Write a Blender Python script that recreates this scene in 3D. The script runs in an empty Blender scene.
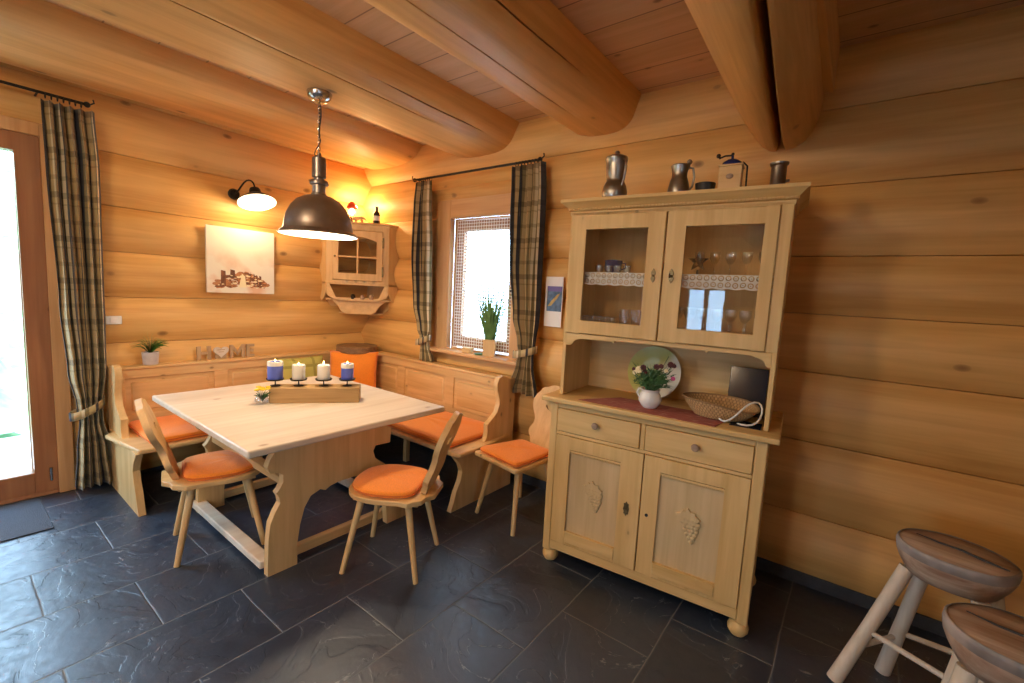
import bpy, bmesh, math, random
from mathutils import Vector, Matrix, noise
random.seed(7)
C = bpy.context.scene.collection
PI = math.pi

# ------------------------------------------------------------------ materials
def new_mat(name):
    m = bpy.data.materials.new(name); m.use_nodes = True
    nt = m.node_tree
    for n in list(nt.nodes): nt.nodes.remove(n)
    out = nt.nodes.new('ShaderNodeOutputMaterial')
    b = nt.nodes.new('ShaderNodeBsdfPrincipled')
    nt.links.new(b.outputs[0], out.inputs[0])
    return m, nt, b, out

def nd(nt, t, **kw):
    n = nt.nodes.new(t)
    for k, v in kw.items():
        if k in n.inputs.keys() if hasattr(n.inputs, 'keys') else False: n.inputs[k].default_value = v
        else: setattr(n, k, v)
    return n

def lk(nt, a, b): nt.links.new(a, b)

def ramp(nt, fac, stops, interp='LINEAR'):
    r = nt.nodes.new('ShaderNodeValToRGB'); r.color_ramp.interpolation = interp
    e = r.color_ramp.elements
    while len(e) < len(stops): e.new(0.5)
    for i, (p, c) in enumerate(stops):
        e[i].position = p; e[i].color = (*c, 1) if len(c) == 3 else c
    lk(nt, fac, r.inputs[0]); return r.outputs[0]

def math_n(nt, op, a, b=None, c=None):
    n = nt.nodes.new('ShaderNodeMath'); n.operation = op
    for i, v in enumerate((a, b, c)):
        if v is None: continue
        if isinstance(v, (int, float)): n.inputs[i].default_value = v
        else: lk(nt, v, n.inputs[i])
    return n.outputs[0]

def mixc(nt, fac, a, b, mode='MIX'):
    n = nt.nodes.new('ShaderNodeMix'); n.data_type = 'RGBA'; n.blend_type = mode
    for idx, v in ((0, fac), (6, a), (7, b)):
        if isinstance(v, (int, float)): n.inputs[idx].default_value = v
        elif isinstance(v, tuple): n.inputs[idx].default_value = (*v, 1)
        else: lk(nt, v, n.inputs[idx])
    return n.outputs[2]

def plain(name, col, rough=0.5, metal=0.0, spec=0.5, noise_amt=0.0, nscale=30, bump=0.0, emis=None, estr=0, sheen=0, coat=0):
    m, nt, b, out = new_mat(name)
    b.inputs['Roughness'].default_value = rough; b.inputs['Metallic'].default_value = metal
    b.inputs['Specular IOR Level'].default_value = spec
    b.inputs['Sheen Weight'].default_value = sheen; b.inputs['Coat Weight'].default_value = coat
    tc = nt.nodes.new('ShaderNodeTexCoord')
    nz = nt.nodes.new('ShaderNodeTexNoise'); nz.inputs['Scale'].default_value = nscale; nz.inputs['Detail'].default_value = 4
    lk(nt, tc.outputs['Object'], nz.inputs['Vector'])
    if noise_amt > 0:
        d = tuple(max(0, c * (1 - noise_amt)) for c in col); l = tuple(min(1, c * (1 + noise_amt)) for c in col)
        lk(nt, ramp(nt, nz.outputs[0], [(0.3, d), (0.7, l)]), b.inputs['Base Color'])
    else: b.inputs['Base Color'].default_value = (*col, 1)
    if bump > 0:
        bp = nt.nodes.new('ShaderNodeBump'); bp.inputs['Strength'].default_value = bump; bp.inputs['Distance'].default_value = 0.01
        lk(nt, nz.outputs[0], bp.inputs['Height']); lk(nt, bp.outputs[0], b.inputs['Normal'])
    if emis:
        b.inputs['Emission Color'].default_value = (*emis, 1); b.inputs['Emission Strength'].default_value = estr
    return m

def wood(name, c1, c2, axis=0, rough=0.5, knots=0.5, scale=1.0, kcol=None, coat=0.0, seams=None, patch=0.0, kthin=0.09, spec=0.4):
    """pine: stretched grain along an axis, rings and sparse oval knots."""
    m, nt, b, out = new_mat(name)
    tc = nt.nodes.new('ShaderNodeTexCoord')
    def mp(sa, so):
        n = nt.nodes.new('ShaderNodeMapping'); s = [so * scale] * 3; s[axis] = sa * scale
        n.inputs['Scale'].default_value = s; lk(nt, tc.outputs['Object'], n.inputs['Vector']); return n.outputs[0]
    oi = nt.nodes.new('ShaderNodeObjectInfo')
    n1 = nt.nodes.new('ShaderNodeTexNoise'); n1.noise_dimensions = '4D'; n1.inputs['Scale'].default_value = 1
    n1.inputs['Detail'].default_value = 5; n1.inputs['Distortion'].default_value = 0.6
    lk(nt, mp(1.1, 14), n1.inputs['Vector']); lk(nt, math_n(nt, 'MULTIPLY', oi.outputs['Random'], 40.0), n1.inputs['W'])
    n2 = nt.nodes.new('ShaderNodeTexNoise'); n2.inputs['Scale'].default_value = 1; n2.inputs['Detail'].default_value = 2
    lk(nt, mp(0.5, 2.2), n2.inputs['Vector'])
    n3 = nt.nodes.new('ShaderNodeTexNoise'); n3.inputs['Scale'].default_value = 1; n3.inputs['Detail'].default_value = 3
    lk(nt, mp(3.0, 75), n3.inputs['Vector'])
    s = math_n(nt, 'ADD', math_n(nt, 'MULTIPLY', n1.outputs[0], 0.55), math_n(nt, 'MULTIPLY', n2.outputs[0], 0.3))
    s = math_n(nt, 'ADD', s, math_n(nt, 'MULTIPLY', n3.outputs[0], 0.15))
    col = ramp(nt, s, [(0.38, c2), (0.60, c1)])
    if knots > 0:
        v = nt.nodes.new('ShaderNodeTexVoronoi'); v.inputs['Scale'].default_value = 1
        lk(nt, mp(3.6, 6.0), v.inputs['Vector'])
        sp = nt.nodes.new('ShaderNodeSeparateColor'); lk(nt, v.outputs['Color'], sp.inputs[0])
        keep = math_n(nt, 'LESS_THAN', sp.outputs[0], knots)
        k = ramp(nt, v.outputs['Distance'], [(kthin * 0.45, (1, 1, 1)), (kthin, (0.55, 0.55, 0.55)), (kthin * 1.25, (0.12, 0.12, 0.12)), (kthin * 2.6, (0, 0, 0))])
        kc = kcol or tuple(x * 0.28 for x in c2)
        col = mixc(nt, math_n(nt, 'MULTIPLY', math_n(nt, 'MULTIPLY', k, keep), 0.8), col, kc)
    lk(nt, col, b.inputs['Base Color'])
    b.inputs['Roughness'].default_value = rough; b.inputs['Specular IOR Level'].default_value = spec
    b.inputs['Coat Weight'].default_value = coat; b.inputs['Coat Roughness'].default_value = 0.25
    bp = nt.nodes.new('ShaderNodeBump'); bp.inputs['Strength'].default_value = 0.12; bp.inputs['Distance'].default_value = 0.004
    lk(nt, s, bp.inputs['Height']); lk(nt, bp.outputs[0], b.inputs['Normal'])
    return m

LOG1, LOG2 = (0.79, 0.465, 0.155), (0.59, 0.300, 0.078)
M = {}
M['log_x'] = wood('log_wall_x', LOG1, LOG2, 0, 0.5, 0.30, 0.9, kthin=0.10, kcol=(0.17, 0.07, 0.02))
M['log_y'] = wood('log_wall_y', LOG1, LOG2, 1, 0.5, 0.30, 0.9, kthin=0.10, kcol=(0.17, 0.07, 0.02))
M['beam_y'] = wood('beam_y', (0.79, 0.46, 0.16), (0.59, 0.305, 0.088), 1, 0.5, 0.3, 0.9, kthin=0.10)
M['trim_x'] = wood('trim_x', (0.68, 0.40, 0.18), (0.52, 0.27, 0.10), 0, 0.45, 0.2)
M['trim_z'] = wood('trim_z', (0.68, 0.40, 0.18), (0.52, 0.27, 0.10), 2, 0.45, 0.2)
M['trim_y'] = wood('trim_y', (0.68, 0.40, 0.18), (0.52, 0.27, 0.10), 1, 0.45, 0.2)
FA, FB = (0.75, 0.49, 0.215), (0.59, 0.345, 0.125)
M['pine_x'] = wood('pine_x', FA, FB, 0, 0.45, 0.3, 1.3, kthin=0.075)
M['pine_y'] = wood('pine_y', FA, FB, 1, 0.45, 0.3, 1.3, kthin=0.075)
M['pine_z'] = wood('pine_z', FA, FB, 2, 0.45, 0.3, 1.3, kthin=0.075)
HA, HB = (0.74, 0.49, 0.20), (0.59, 0.355, 0.115)
M['hutch_x'] = wood('hutch_x', HA, HB, 0, 0.5, 0.35, 1.3, kthin=0.075)
M['hutch_z'] = wood('hutch_z', HA, HB, 2, 0.5, 0.35, 1.3, kthin=0.075)
M['hutch_panel'] = wood('hutch_panel', (0.66, 0.48, 0.25), (0.53, 0.365, 0.17), 2, 0.5, 0.15, 1.2, kthin=0.05)
M['hutch_in'] = wood('hutch_in', (0.76, 0.48, 0.20), (0.62, 0.36, 0.13), 2, 0.6, 0.2, 1.2, kthin=0.05)
M['table_y'] = wood('table_y', (0.82, 0.70, 0.54), (0.68, 0.54, 0.38), 1, 0.32, 0.5, 1.1, kcol=(0.36, 0.19, 0.09), kthin=0.085)
M['oak_block'] = wood('oak_block', (0.50, 0.31, 0.12), (0.32, 0.18, 0.06), 0, 0.6, 0.4, 2)
M['door_z'] = wood('door_z', (0.36, 0.165, 0.07), (0.25, 0.10, 0.04), 2, 0.4, 0.1)
M['door_y'] = wood('door_y', (0.36, 0.165, 0.07), (0.25, 0.10, 0.04), 1, 0.4, 0.1)
M['plank_grey'] = wood('plank_grey', (0.62, 0.56, 0.50), (0.46, 0.40, 0.34), 2, 0.7, 0.2)
M['deck'] = wood('deck', (0.75, 0.70, 0.62), (0.6, 0.55, 0.48), 1, 0.6, 0.1)
M['pale_wood'] = wood('pale_wood', (0.70, 0.60, 0.48), (0.56, 0.45, 0.33), 2, 0.5, 0.1, 1.5)
M['bark_wood'] = wood('bark_wood', (0.46, 0.31, 0.20), (0.27, 0.16, 0.095), 0, 0.45, 0.2, 2.0)
M['stool_seat'] = wood('stool_seat', (0.56, 0.43, 0.33), (0.24, 0.125, 0.075), 0, 0.35, 0.3, 1.3, kthin=0.12)
M['dark_bark'] = plain('dark_bark', (0.26, 0.22, 0.20), 0.5, noise_amt=0.95, nscale=5, bump=0.5)
M['disc_wood'] = wood('disc_wood', (0.30, 0.17, 0.08), (0.16, 0.085, 0.04), 0, 0.5, 0.3, 3)
M['letter'] = wood('letter_wood', (0.50, 0.33, 0.17), (0.36, 0.21, 0.10), 2, 0.7, 0.0, 3)
M['orange'] = plain('orange_fabric', (0.92, 0.27, 0.02), 0.85, noise_amt=0.10, nscale=160, bump=0.15, sheen=0.25)
M['orange_dark'] = plain('orange_piping', (0.70, 0.15, 0.02), 0.85)
M['iron'] = plain('iron', (0.03, 0.026, 0.022), 0.5, 0.7, noise_amt=0.3)
M['pewter'] = plain('pewter', (0.30, 0.27, 0.235), 0.34, 1.0, noise_amt=0.25, nscale=14, bump=0.15)
M['chrome'] = plain('aged_nickel', (0.50, 0.47, 0.42), 0.22, 1.0, noise_amt=0.25, nscale=30, bump=0.2)
M['brass_dark'] = plain('dark_brass', (0.16, 0.11, 0.05), 0.4, 0.9, noise_amt=0.3, nscale=80)
M['shade_metal'] = plain('shade_metal', (0.27, 0.235, 0.21), 0.36, 0.9, noise_amt=0.25, nscale=5)
M['shade_white'] = plain('shade_white', (0.85, 0.82, 0.76), 0.5)
M['white_ceramic'] = plain('white_ceramic', (0.78, 0.74, 0.68), 0.25)
M['white'] = plain('white_plastic', (0.80, 0.77, 0.70), 0.4)
M['terracotta'] = plain('grey_pot', (0.52, 0.49, 0.46), 0.7, noise_amt=0.1)
M['leaf'] = plain('leaf_green', (0.085, 0.22, 0.03), 0.5, noise_amt=0.4, nscale=12)
M['leaf_dark'] = plain('leaf_dark', (0.045, 0.12, 0.03), 0.5, noise_amt=0.4, nscale=15)
M['leaf_grass'] = plain('leaf_grass', (0.11, 0.22, 0.06), 0.5, noise_amt=0.4, nscale=15)
M['yellow'] = plain('yellow_petal', (0.85, 0.60, 0.02), 0.6)
M['maroon'] = plain('maroon_petal', (0.075, 0.010, 0.008), 0.6)
M['cream'] = plain('cream_petal', (0.85, 0.72, 0.42), 0.6)
M['pink'] = plain('pink_petal', (0.65, 0.10, 0.25), 0.6)
M['blue_wax'] = plain('blue_wax', (0.09, 0.13, 0.50), 0.45, noise_amt=0.12, nscale=20)
M['white_wax'] = plain('white_wax', (0.85, 0.78, 0.62), 0.4)
M['blue_glass_d'] = plain('blue_ceramic', (0.02, 0.03, 0.13), 0.15)
M['black_gloss'] = plain('black_gloss', (0.012, 0.016, 0.03), 0.12)
M['black_leather'] = plain('black_leather', (0.02, 0.017, 0.02), 0.5, bump=0.2, nscale=60)
M['mat_dark'] = plain('mat_dark', (0.05, 0.058, 0.075), 0.95, noise_amt=0.3, nscale=200, bump=0.5)
M['base_dark'] = plain('slate_skirting', (0.04, 0.042, 0.048), 0.5, noise_amt=0.2)
M['cord'] = plain('black_cord', (0.02, 0.02, 0.02), 0.6)
M['red'] = plain('red_enamel', (0.55, 0.05, 0.02), 0.35)
M['plaster'] = plain('paper_white', (0.82, 0.80, 0.76), 0.7)
M['wicker'] = None

def glass(name, tint=(1, 1, 1), rough=0.02, refl=1.0, minr=0.03):
    m = bpy.data.materials.new(name); m.use_nodes = True; nt = m.node_tree
    for n in list(nt.nodes): nt.nodes.remove(n)
    out = nt.nodes.new('ShaderNodeOutputMaterial'); t = nt.nodes.new('ShaderNodeBsdfTransparent'); t.inputs[0].default_value = (*tint, 1)
    g = nt.nodes.new('ShaderNodeBsdfGlossy'); g.inputs['Roughness'].default_value = rough
    fr = nt.nodes.new('ShaderNodeFresnel'); fr.inputs[0].default_value = 1.5
    ge = nt.nodes.new('ShaderNodeNewGeometry'); front = math_n(nt, 'SUBTRACT', 1.0, ge.outputs['Backfacing'])
    f = math_n(nt, 'MULTIPLY', math_n(nt, 'MAXIMUM', math_n(nt, 'MULTIPLY', fr.outputs[0], refl), minr), front)
    f = math_n(nt, 'MINIMUM', f, 0.9)
    mx = nt.nodes.new('ShaderNodeMixShader'); lk(nt, f, mx.inputs[0]); lk(nt, t.outputs[0], mx.inputs[1]); lk(nt, g.outputs[0], mx.inputs[2])
    lk(nt, mx.outputs[0], out.inputs[0]); return m
M['pane'] = glass('pane_glass', (0.96, 0.98, 0.97), 0.01, 1.3)
M['old_pane'] = glass('old_pane_glass', (0.97, 0.96, 0.93), 0.02, 1.6, 0.07)
M['clear'] = glass('clear_glass', (0.96, 0.97, 0.985), 0.12, 2.2, 0.16)
M['blue_clear'] = glass('blue_glass', (0.25, 0.35, 0.85), 0.04, 2.5, 0.12)

def emit(name, col, s):
    m, nt, b, out = new_mat(name); e = nt.nodes.new('ShaderNodeEmission')
    e.inputs[0].default_value = (*col, 1); e.inputs[1].default_value = s; lk(nt, e.outputs[0], out.inputs[0]); return m
M['bulb'] = emit('glowing_bulb', (1.0, 0.80, 0.50), 14)
M['bulb_soft'] = emit('glowing_glass', (1.0, 0.80, 0.50), 3.2)
M['flame'] = emit('flame', (1.0, 0.66, 0.22), 22)

# slate floor -----------------------------------------------------------------
def slate():
    m, nt, b, out = new_mat('slate_tiles')
    tc = nt.nodes.new('ShaderNodeTexCoord'); sx = nt.nodes.new('ShaderNodeSeparateXYZ'); lk(nt, tc.outputs['Object'], sx.inputs[0])
    wn = nt.nodes.new('ShaderNodeTexNoise'); wn.inputs['Scale'].default_value = 3.0; lk(nt, tc.outputs['Object'], wn.inputs['Vector'])
    wob = math_n(nt, 'MULTIPLY', math_n(nt, 'SUBTRACT', wn.outputs[0], 0.5), 0.012)
    W, L = 0.4305, 0.629
    u = math_n(nt, 'DIVIDE', math_n(nt, 'ADD', math_n(nt, 'SUBTRACT', sx.outputs[0], 0.69), wob), W)
    row = math_n(nt, 'FLOOR', u); fu = math_n(nt, 'FRACT', u)
    par = math_n(nt, 'MODULO', math_n(nt, 'ADD', row, 100.0), 2.0)          # odd strips start at y = -2.055
    v = math_n(nt, 'DIVIDE', math_n(nt, 'ADD', math_n(nt, 'ADD', sx.outputs[1], 2.37 + 0.629 * 20), wob), L)
    v = math_n(nt, 'ADD', v, math_n(nt, 'MULTIPLY', par, 0.5))
    col_i = math_n(nt, 'FLOOR', v); fv = math_n(nt, 'FRACT', v)
    du = math_n(nt, 'MULTIPLY', math_n(nt, 'MINIMUM', fu, math_n(nt, 'SUBTRACT', 1.0, fu)), W)
    dv = math_n(nt, 'MULTIPLY', math_n(nt, 'MINIMUM', fv, math_n(nt, 'SUBTRACT', 1.0, fv)), L)
    d = math_n(nt, 'MINIMUM', du, dv)
    gr = ramp(nt, d, [(0.0022, (1, 1, 1)), (0.0042, (0, 0, 0))])
    cx = nt.nodes.new('ShaderNodeCombineXYZ'); lk(nt, row, cx.inputs[0]); lk(nt, col_i, cx.inputs[1])
    wh = nt.nodes.new('ShaderNodeTexWhiteNoise'); lk(nt, cx.outputs[0], wh.inputs['Vector'])
    # slate cloudiness and cleft ridges (offset per tile)
    off = nt.nodes.new('ShaderNodeVectorMath'); off.operation = 'MULTIPLY_ADD'
    lk(nt, wh.outputs['Color'], off.inputs[0]); off.inputs[1].default_value = (9, 9, 9); lk(nt, tc.outputs['Object'], off.inputs[2])
    n1 = nt.nodes.new('ShaderNodeTexNoise'); n1.inputs['Scale'].default_value = 3.2; n1.inputs['Detail'].default_value = 7; n1.inputs['Distortion'].default_value = 0.8
    lk(nt, off.outputs[0], n1.inputs['Vector'])
    n2 = nt.nodes.new('ShaderNodeTexNoise'); n2.inputs['Scale'].default_value = 22; n2.inputs['Detail'].default_value = 5; lk(nt, off.outputs[0], n2.inputs['Vector'])
    base = ramp(nt, n1.outputs[0], [(0.3, (0.012, 0.019, 0.032)), (0.7, (0.028, 0.040, 0.064))])  # dark slate tone with the blue of the daylight put into the colour
    base = mixc(nt, math_n(nt, 'MULTIPLY', wh.outputs['Value'], 0.35), base, (0.040, 0.056, 0.086))
    # pale split lines: narrow contours of the cleft noise, only here and there
    cont = math_n(nt, 'ABSOLUTE', math_n(nt, 'SUBTRACT', n1.outputs[0], 0.57))
    line = ramp(nt, cont, [(0.0012, (1, 1, 1)), (0.004, (0, 0, 0))])
    msk = ramp(nt, n2.outputs[0], [(0.52, (0, 0, 0)), (0.57, (1, 1, 1))])
    lines = math_n(nt, 'MULTIPLY', line, msk)
    base = mixc(nt, math_n(nt, 'MULTIPLY', lines, 0.6), base, (0.34, 0.34, 0.34))
    base = mixc(nt, gr, base, (0.16, 0.16, 0.16))
    lk(nt, base, b.inputs['Base Color'])
    rg = ramp(nt, n2.outputs[0], [(0.3, (0.34,) * 3), (0.7, (0.50,) * 3)]); rg = mixc(nt, gr, rg, (0.8, 0.8, 0.8))
    lk(nt, rg, b.inputs['Roughness']); b.inputs['Specular IOR Level'].default_value = 0.9
    h = math_n(nt, 'ADD', math_n(nt, 'MULTIPLY', n1.outputs[0], 1.0), math_n(nt, 'MULTIPLY', n2.outputs[0], 0.16))
    step = ramp(nt, n1.outputs[0], [(0.0, (0.3,) * 3), (0.44, (0.35,) * 3), (0.452, (0.5,) * 3), (0.568, (0.55,) * 3), (0.575, (0.68,) * 3), (1, (0.7,) * 3)])
    h = math_n(nt, 'ADD', h, step)
    h = math_n(nt, 'SUBTRACT', h, math_n(nt, 'MULTIPLY', gr, 0.5))
    bp = nt.nodes.new('ShaderNodeBump'); bp.inputs['Strength'].default_value = 0.42; bp.inputs['Distance'].default_value = 0.012
    lk(nt, h, bp.inputs['Height']); lk(nt, bp.outputs[0], b.inputs['Normal'])
    return m
M['slate'] = slate()

def ceiling_mat():
    m = wood('ceiling_boards', (0.72, 0.46, 0.24), (0.60, 0.355, 0.165), 0, 0.55, 0.5, 1.0, kthin=0.075)
    nt = m.node_tree; b = [n for n in nt.nodes if n.type == 'BSDF_PRINCIPLED'][0]
    src = b.inputs['Base Color'].links[0].from_socket
    tc = nt.nodes.new('ShaderNodeTexCoord'); sx = nt.nodes.new('ShaderNodeSeparateXYZ'); lk(nt, tc.outputs['Object'], sx.inputs[0])
    f = math_n(nt, 'FRACT', math_n(nt, 'DIVIDE', math_n(nt, 'ADD', sx.outputs[1], 40.0), 0.245))
    d = math_n(nt, 'MINIMUM', f, math_n(nt, 'SUBTRACT', 1.0, f))
    g = ramp(nt, d, [(0.010, (1, 1, 1)), (0.02, (0, 0, 0))])
    lk(nt, mixc(nt, math_n(nt, 'MULTIPLY', g, 0.75), src, (0.18, 0.085, 0.035)), b.inputs['Base Color'])
    return m
M['ceiling'] = ceiling_mat()

def plaid(name):
    m, nt, b, out = new_mat(name)
    uv = nt.nodes.new('ShaderNodeTexCoord'); sx = nt.nodes.new('ShaderNodeSeparateXYZ'); lk(nt, uv.outputs['UV'], sx.inputs[0])
    fu = math_n(nt, 'FRACT', sx.outputs[0]); fv = math_n(nt, 'FRACT', sx.outputs[1])
    tan, olive, cream, navy = (0.46, 0.33, 0.15), (0.20, 0.15, 0.06), (0.66, 0.55, 0.34), (0.026, 0.024, 0.030)
    cu = ramp(nt, fu, [(0, navy), (0.13, olive), (0.20, tan), (0.36, cream), (0.42, olive), (0.50, tan), (0.62, navy), (0.68, tan), (0.80, olive), (0.93, cream)], 'CONSTANT')
    cv = ramp(nt, fv, [(0, (0.30, 0.29, 0.27)), (0.14, (1, 1, 1)), (0.26, (0.55, 0.52, 0.45)), (0.30, (1, 1, 1)), (0.62, (0.5, 0.47, 0.42)), (0.72, (1, 1, 1))], 'CONSTANT')
    lk(nt, mixc(nt, 0.6, cu, cv, 'MULTIPLY'), b.inputs['Base Color'])
    b.inputs['Roughness'].default_value = 0.9; b.inputs['Sheen Weight'].default_value = 0.2
    return m
M['plaid'] = plaid('plaid_curtain')

def lace(name, sx_=60.0, fill=0.55, col=(0.86, 0.84, 0.80)):
    """white open-work cloth: round holes in UV space, with real see-through"""
    m, nt, b, out = new_mat(name)
    uv = nt.nodes.new('ShaderNodeTexCoord'); s = nt.nodes.new('ShaderNodeSeparateXYZ'); lk(nt, uv.outputs['UV'], s.inputs[0])
    fu = math_n(nt, 'SUBTRACT', math_n(nt, 'FRACT', math_n(nt, 'MULTIPLY', s.outputs[0], sx_)), 0.5)
    fv = math_n(nt, 'SUBTRACT', math_n(nt, 'FRACT', math_n(nt, 'MULTIPLY', s.outputs[1], sx_)), 0.5)
    r = math_n(nt, 'SQRT', math_n(nt, 'ADD', math_n(nt, 'MULTIPLY', fu, fu), math_n(nt, 'MULTIPLY', fv, fv)))
    hole = math_n(nt, 'LESS_THAN', math_n(nt, 'ABSOLUTE', math_n(nt, 'SUBTRACT', r, 0.33)), 0.07)
    hole2 = math_n(nt, 'LESS_THAN', r, 0.08)
    al = math_n(nt, 'SUBTRACT', 1.0, math_n(nt, 'MAXIMUM', hole, hole2))
    b.inputs['Base Color'].default_value = (*col, 1); b.inputs['Roughness'].default_value = 0.9
    lk(nt, al, b.inputs['Alpha']); return m
M['lace'] = lace('lace', 15.0)

def check_cloth():
    m, nt, b, out = new_mat('green_check_cloth')
    tc = nt.nodes.new('ShaderNodeTexCoord'); s = nt.nodes.new('ShaderNodeSeparateXYZ'); lk(nt, tc.outputs['Object'], s.inputs[0])
    def st(o): return math_n(nt, 'LESS_THAN', math_n(nt, 'FRACT', math_n(nt, 'MULTIPLY', math_n(nt, 'ADD', o, 5.0), 5.5)), 0.14)
    f = math_n(nt, 'MAXIMUM', st(s.outputs[0]), st(s.outputs[2]))
    lk(nt, mixc(nt, math_n(nt, 'MULTIPLY', f, 0.6), (0.50, 0.44, 0.10), (0.22, 0.19, 0.03)), b.inputs['Base Color'])
    b.inputs['Roughness'].default_value = 0.9; return m
M['check'] = check_cloth()

def runner_mat():
    m, nt, b, out = new_mat('red_runner')
    tc = nt.nodes.new('ShaderNodeTexCoord'); n = nt.nodes.new('ShaderNodeTexNoise'); mp = nt.nodes.new('ShaderNodeMapping')
    mp.inputs['Scale'].default_value = (18, 90, 10); lk(nt, tc.outputs['Object'], mp.inputs[0]); lk(nt, mp.outputs[0], n.inputs['Vector']); n.inputs['Scale'].default_value = 1
    lk(nt, ramp(nt, n.outputs[0], [(0.35, (0.30, 0.075, 0.055)), (0.6, (0.38, 0.12, 0.09)), (0.75, (0.55, 0.36, 0.28))]), b.inputs['Base Color'])
    b.inputs['Roughness'].default_value = 0.95; return m
M['runner'] = runner_mat()

def wicker_mat():
    m, nt, b, out = new_mat('wicker')
    uv = nt.nodes.new('ShaderNodeTexCoord'); bk = nt.nodes.new('ShaderNodeTexBrick'); lk(nt, uv.outputs['UV'], bk.inputs[0])
    bk.inputs['Scale'].default_value = 1; bk.inputs['Brick Width'].default_value = 0.018; bk.inputs['Row Height'].default_value = 0.055
    bk.inputs['Color1'].default_value = (0.62, 0.40, 0.18, 1); bk.inputs['Color2'].default_value = (0.50, 0.30, 0.12, 1)
    bk.inputs['Mortar'].default_value = (0.30, 0.17, 0.07, 1); bk.inputs['Mortar Size'].default_value = 0.003
    lk(nt, bk.outputs[0], b.inputs['Base Color']); b.inputs['Roughness'].default_value = 0.6
    bp = nt.nodes.new('ShaderNodeBump'); bp.invert = True; bp.inputs['Strength'].default_value = 0.7; lk(nt, bk.outputs['Fac'], bp.inputs['Height']); lk(nt, bp.outputs[0], b.inputs['Normal'])
    return m
M['wicker'] = wicker_mat()

def painting_mat():
    """abstract canvas: cream wash with warm blotches"""
    m, nt, b, out = new_mat('canvas_wash')
    tc = nt.nodes.new('ShaderNodeTexCoord'); n = nt.nodes.new('ShaderNodeTexNoise'); n.inputs['Scale'].default_value = 5.5; n.inputs['Detail'].default_value = 3
    lk(nt, tc.outputs['Object'], n.inputs['Vector']); s = nt.nodes.new('ShaderNodeSeparateXYZ'); lk(nt, tc.outputs['Object'], s.inputs[0])
    low = ramp(nt, math_n(nt, 'ADD', s.outputs[2], 0.5), [(0.42, (1, 1, 1)), (0.62, (0, 0, 0))])
    bl = ramp(nt, n.outputs[0], [(0.48, (0, 0, 0)), (0.68, (1, 1, 1))])
    lk(nt, mixc(nt, math_n(nt, 'MULTIPLY', math_n(nt, 'MULTIPLY', bl, low), 0.7), (0.80, 0.72, 0.56), (0.66, 0.30, 0.13)), b.inputs['Base Color'])
    b.inputs['Roughness'].default_value = 0.8; return m
M['canvas'] = painting_mat()
M['paint_brown'] = plain('paint_brown', (0.16, 0.055, 0.02), 0.8, noise_amt=0.4, nscale=30)
M['paint_rust'] = plain('paint_rust', (0.42, 0.17, 0.06), 0.8, noise_amt=0.4, nscale=30)
M['paint_blue'] = plain('paint_blue', (0.10, 0.17, 0.27), 0.7, noise_amt=0.4, nscale=30)
M['paint_gold'] = plain('paint_gold', (0.50, 0.36, 0.12), 0.7, noise_amt=0.3, nscale=30)
M['paint_violet'] = plain('paint_violet', (0.16, 0.13, 0.35), 0.7)

def plate_mat():
    m, nt, b, out = new_mat('green_white_plate')
    tc = nt.nodes.new('ShaderNodeTexCoord'); s = nt.nodes.new('ShaderNodeSeparateXYZ'); lk(nt, tc.outputs['Object'], s.inputs[0])
    n = nt.nodes.new('ShaderNodeTexNoise'); n.inputs['Scale'].default_value = 7; lk(nt, tc.outputs['Object'], n.inputs['Vector'])
    f = math_n(nt, 'ADD', math_n(nt, 'SUBTRACT', s.outputs[2], math_n(nt, 'MULTIPLY', s.outputs[0], 1.3)), math_n(nt, 'MULTIPLY', n.outputs[0], 0.12))
    lk(nt, ramp(nt, math_n(nt, 'ADD', f, 0.5), [(0.50, (0.74, 0.74, 0.62)), (0.58, (0.46, 0.47, 0.11))]), b.inputs['Base Color'])
    b.inputs['Roughness'].default_value = 0.32; return m
M['plate'] = plate_mat()

def foliage_mat():
    m, nt, b, out = new_mat('hill_foliage')
    tc = nt.nodes.new('ShaderNodeTexCoord'); n = nt.nodes.new('ShaderNodeTexNoise'); n.inputs['Scale'].default_value = 2.2; n.inputs['Detail'].default_value = 8
    lk(nt, tc.outputs['Object'], n.inputs['Vector'])
    lk(nt, ramp(nt, n.outputs[0], [(0.35, (0.10, 0.20, 0.08)), (0.6, (0.30, 0.42, 0.18)), (0.75, (0.6, 0.66, 0.5))]), b.inputs['Base Color'])
    b.inputs['Roughness'].default_value = 0.9; return m
M['foliage'] = foliage_mat()
M['snow'] = plain('pale_ground', (0.72, 0.74, 0.76), 0.8, noise_amt=0.08, nscale=3)

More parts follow.
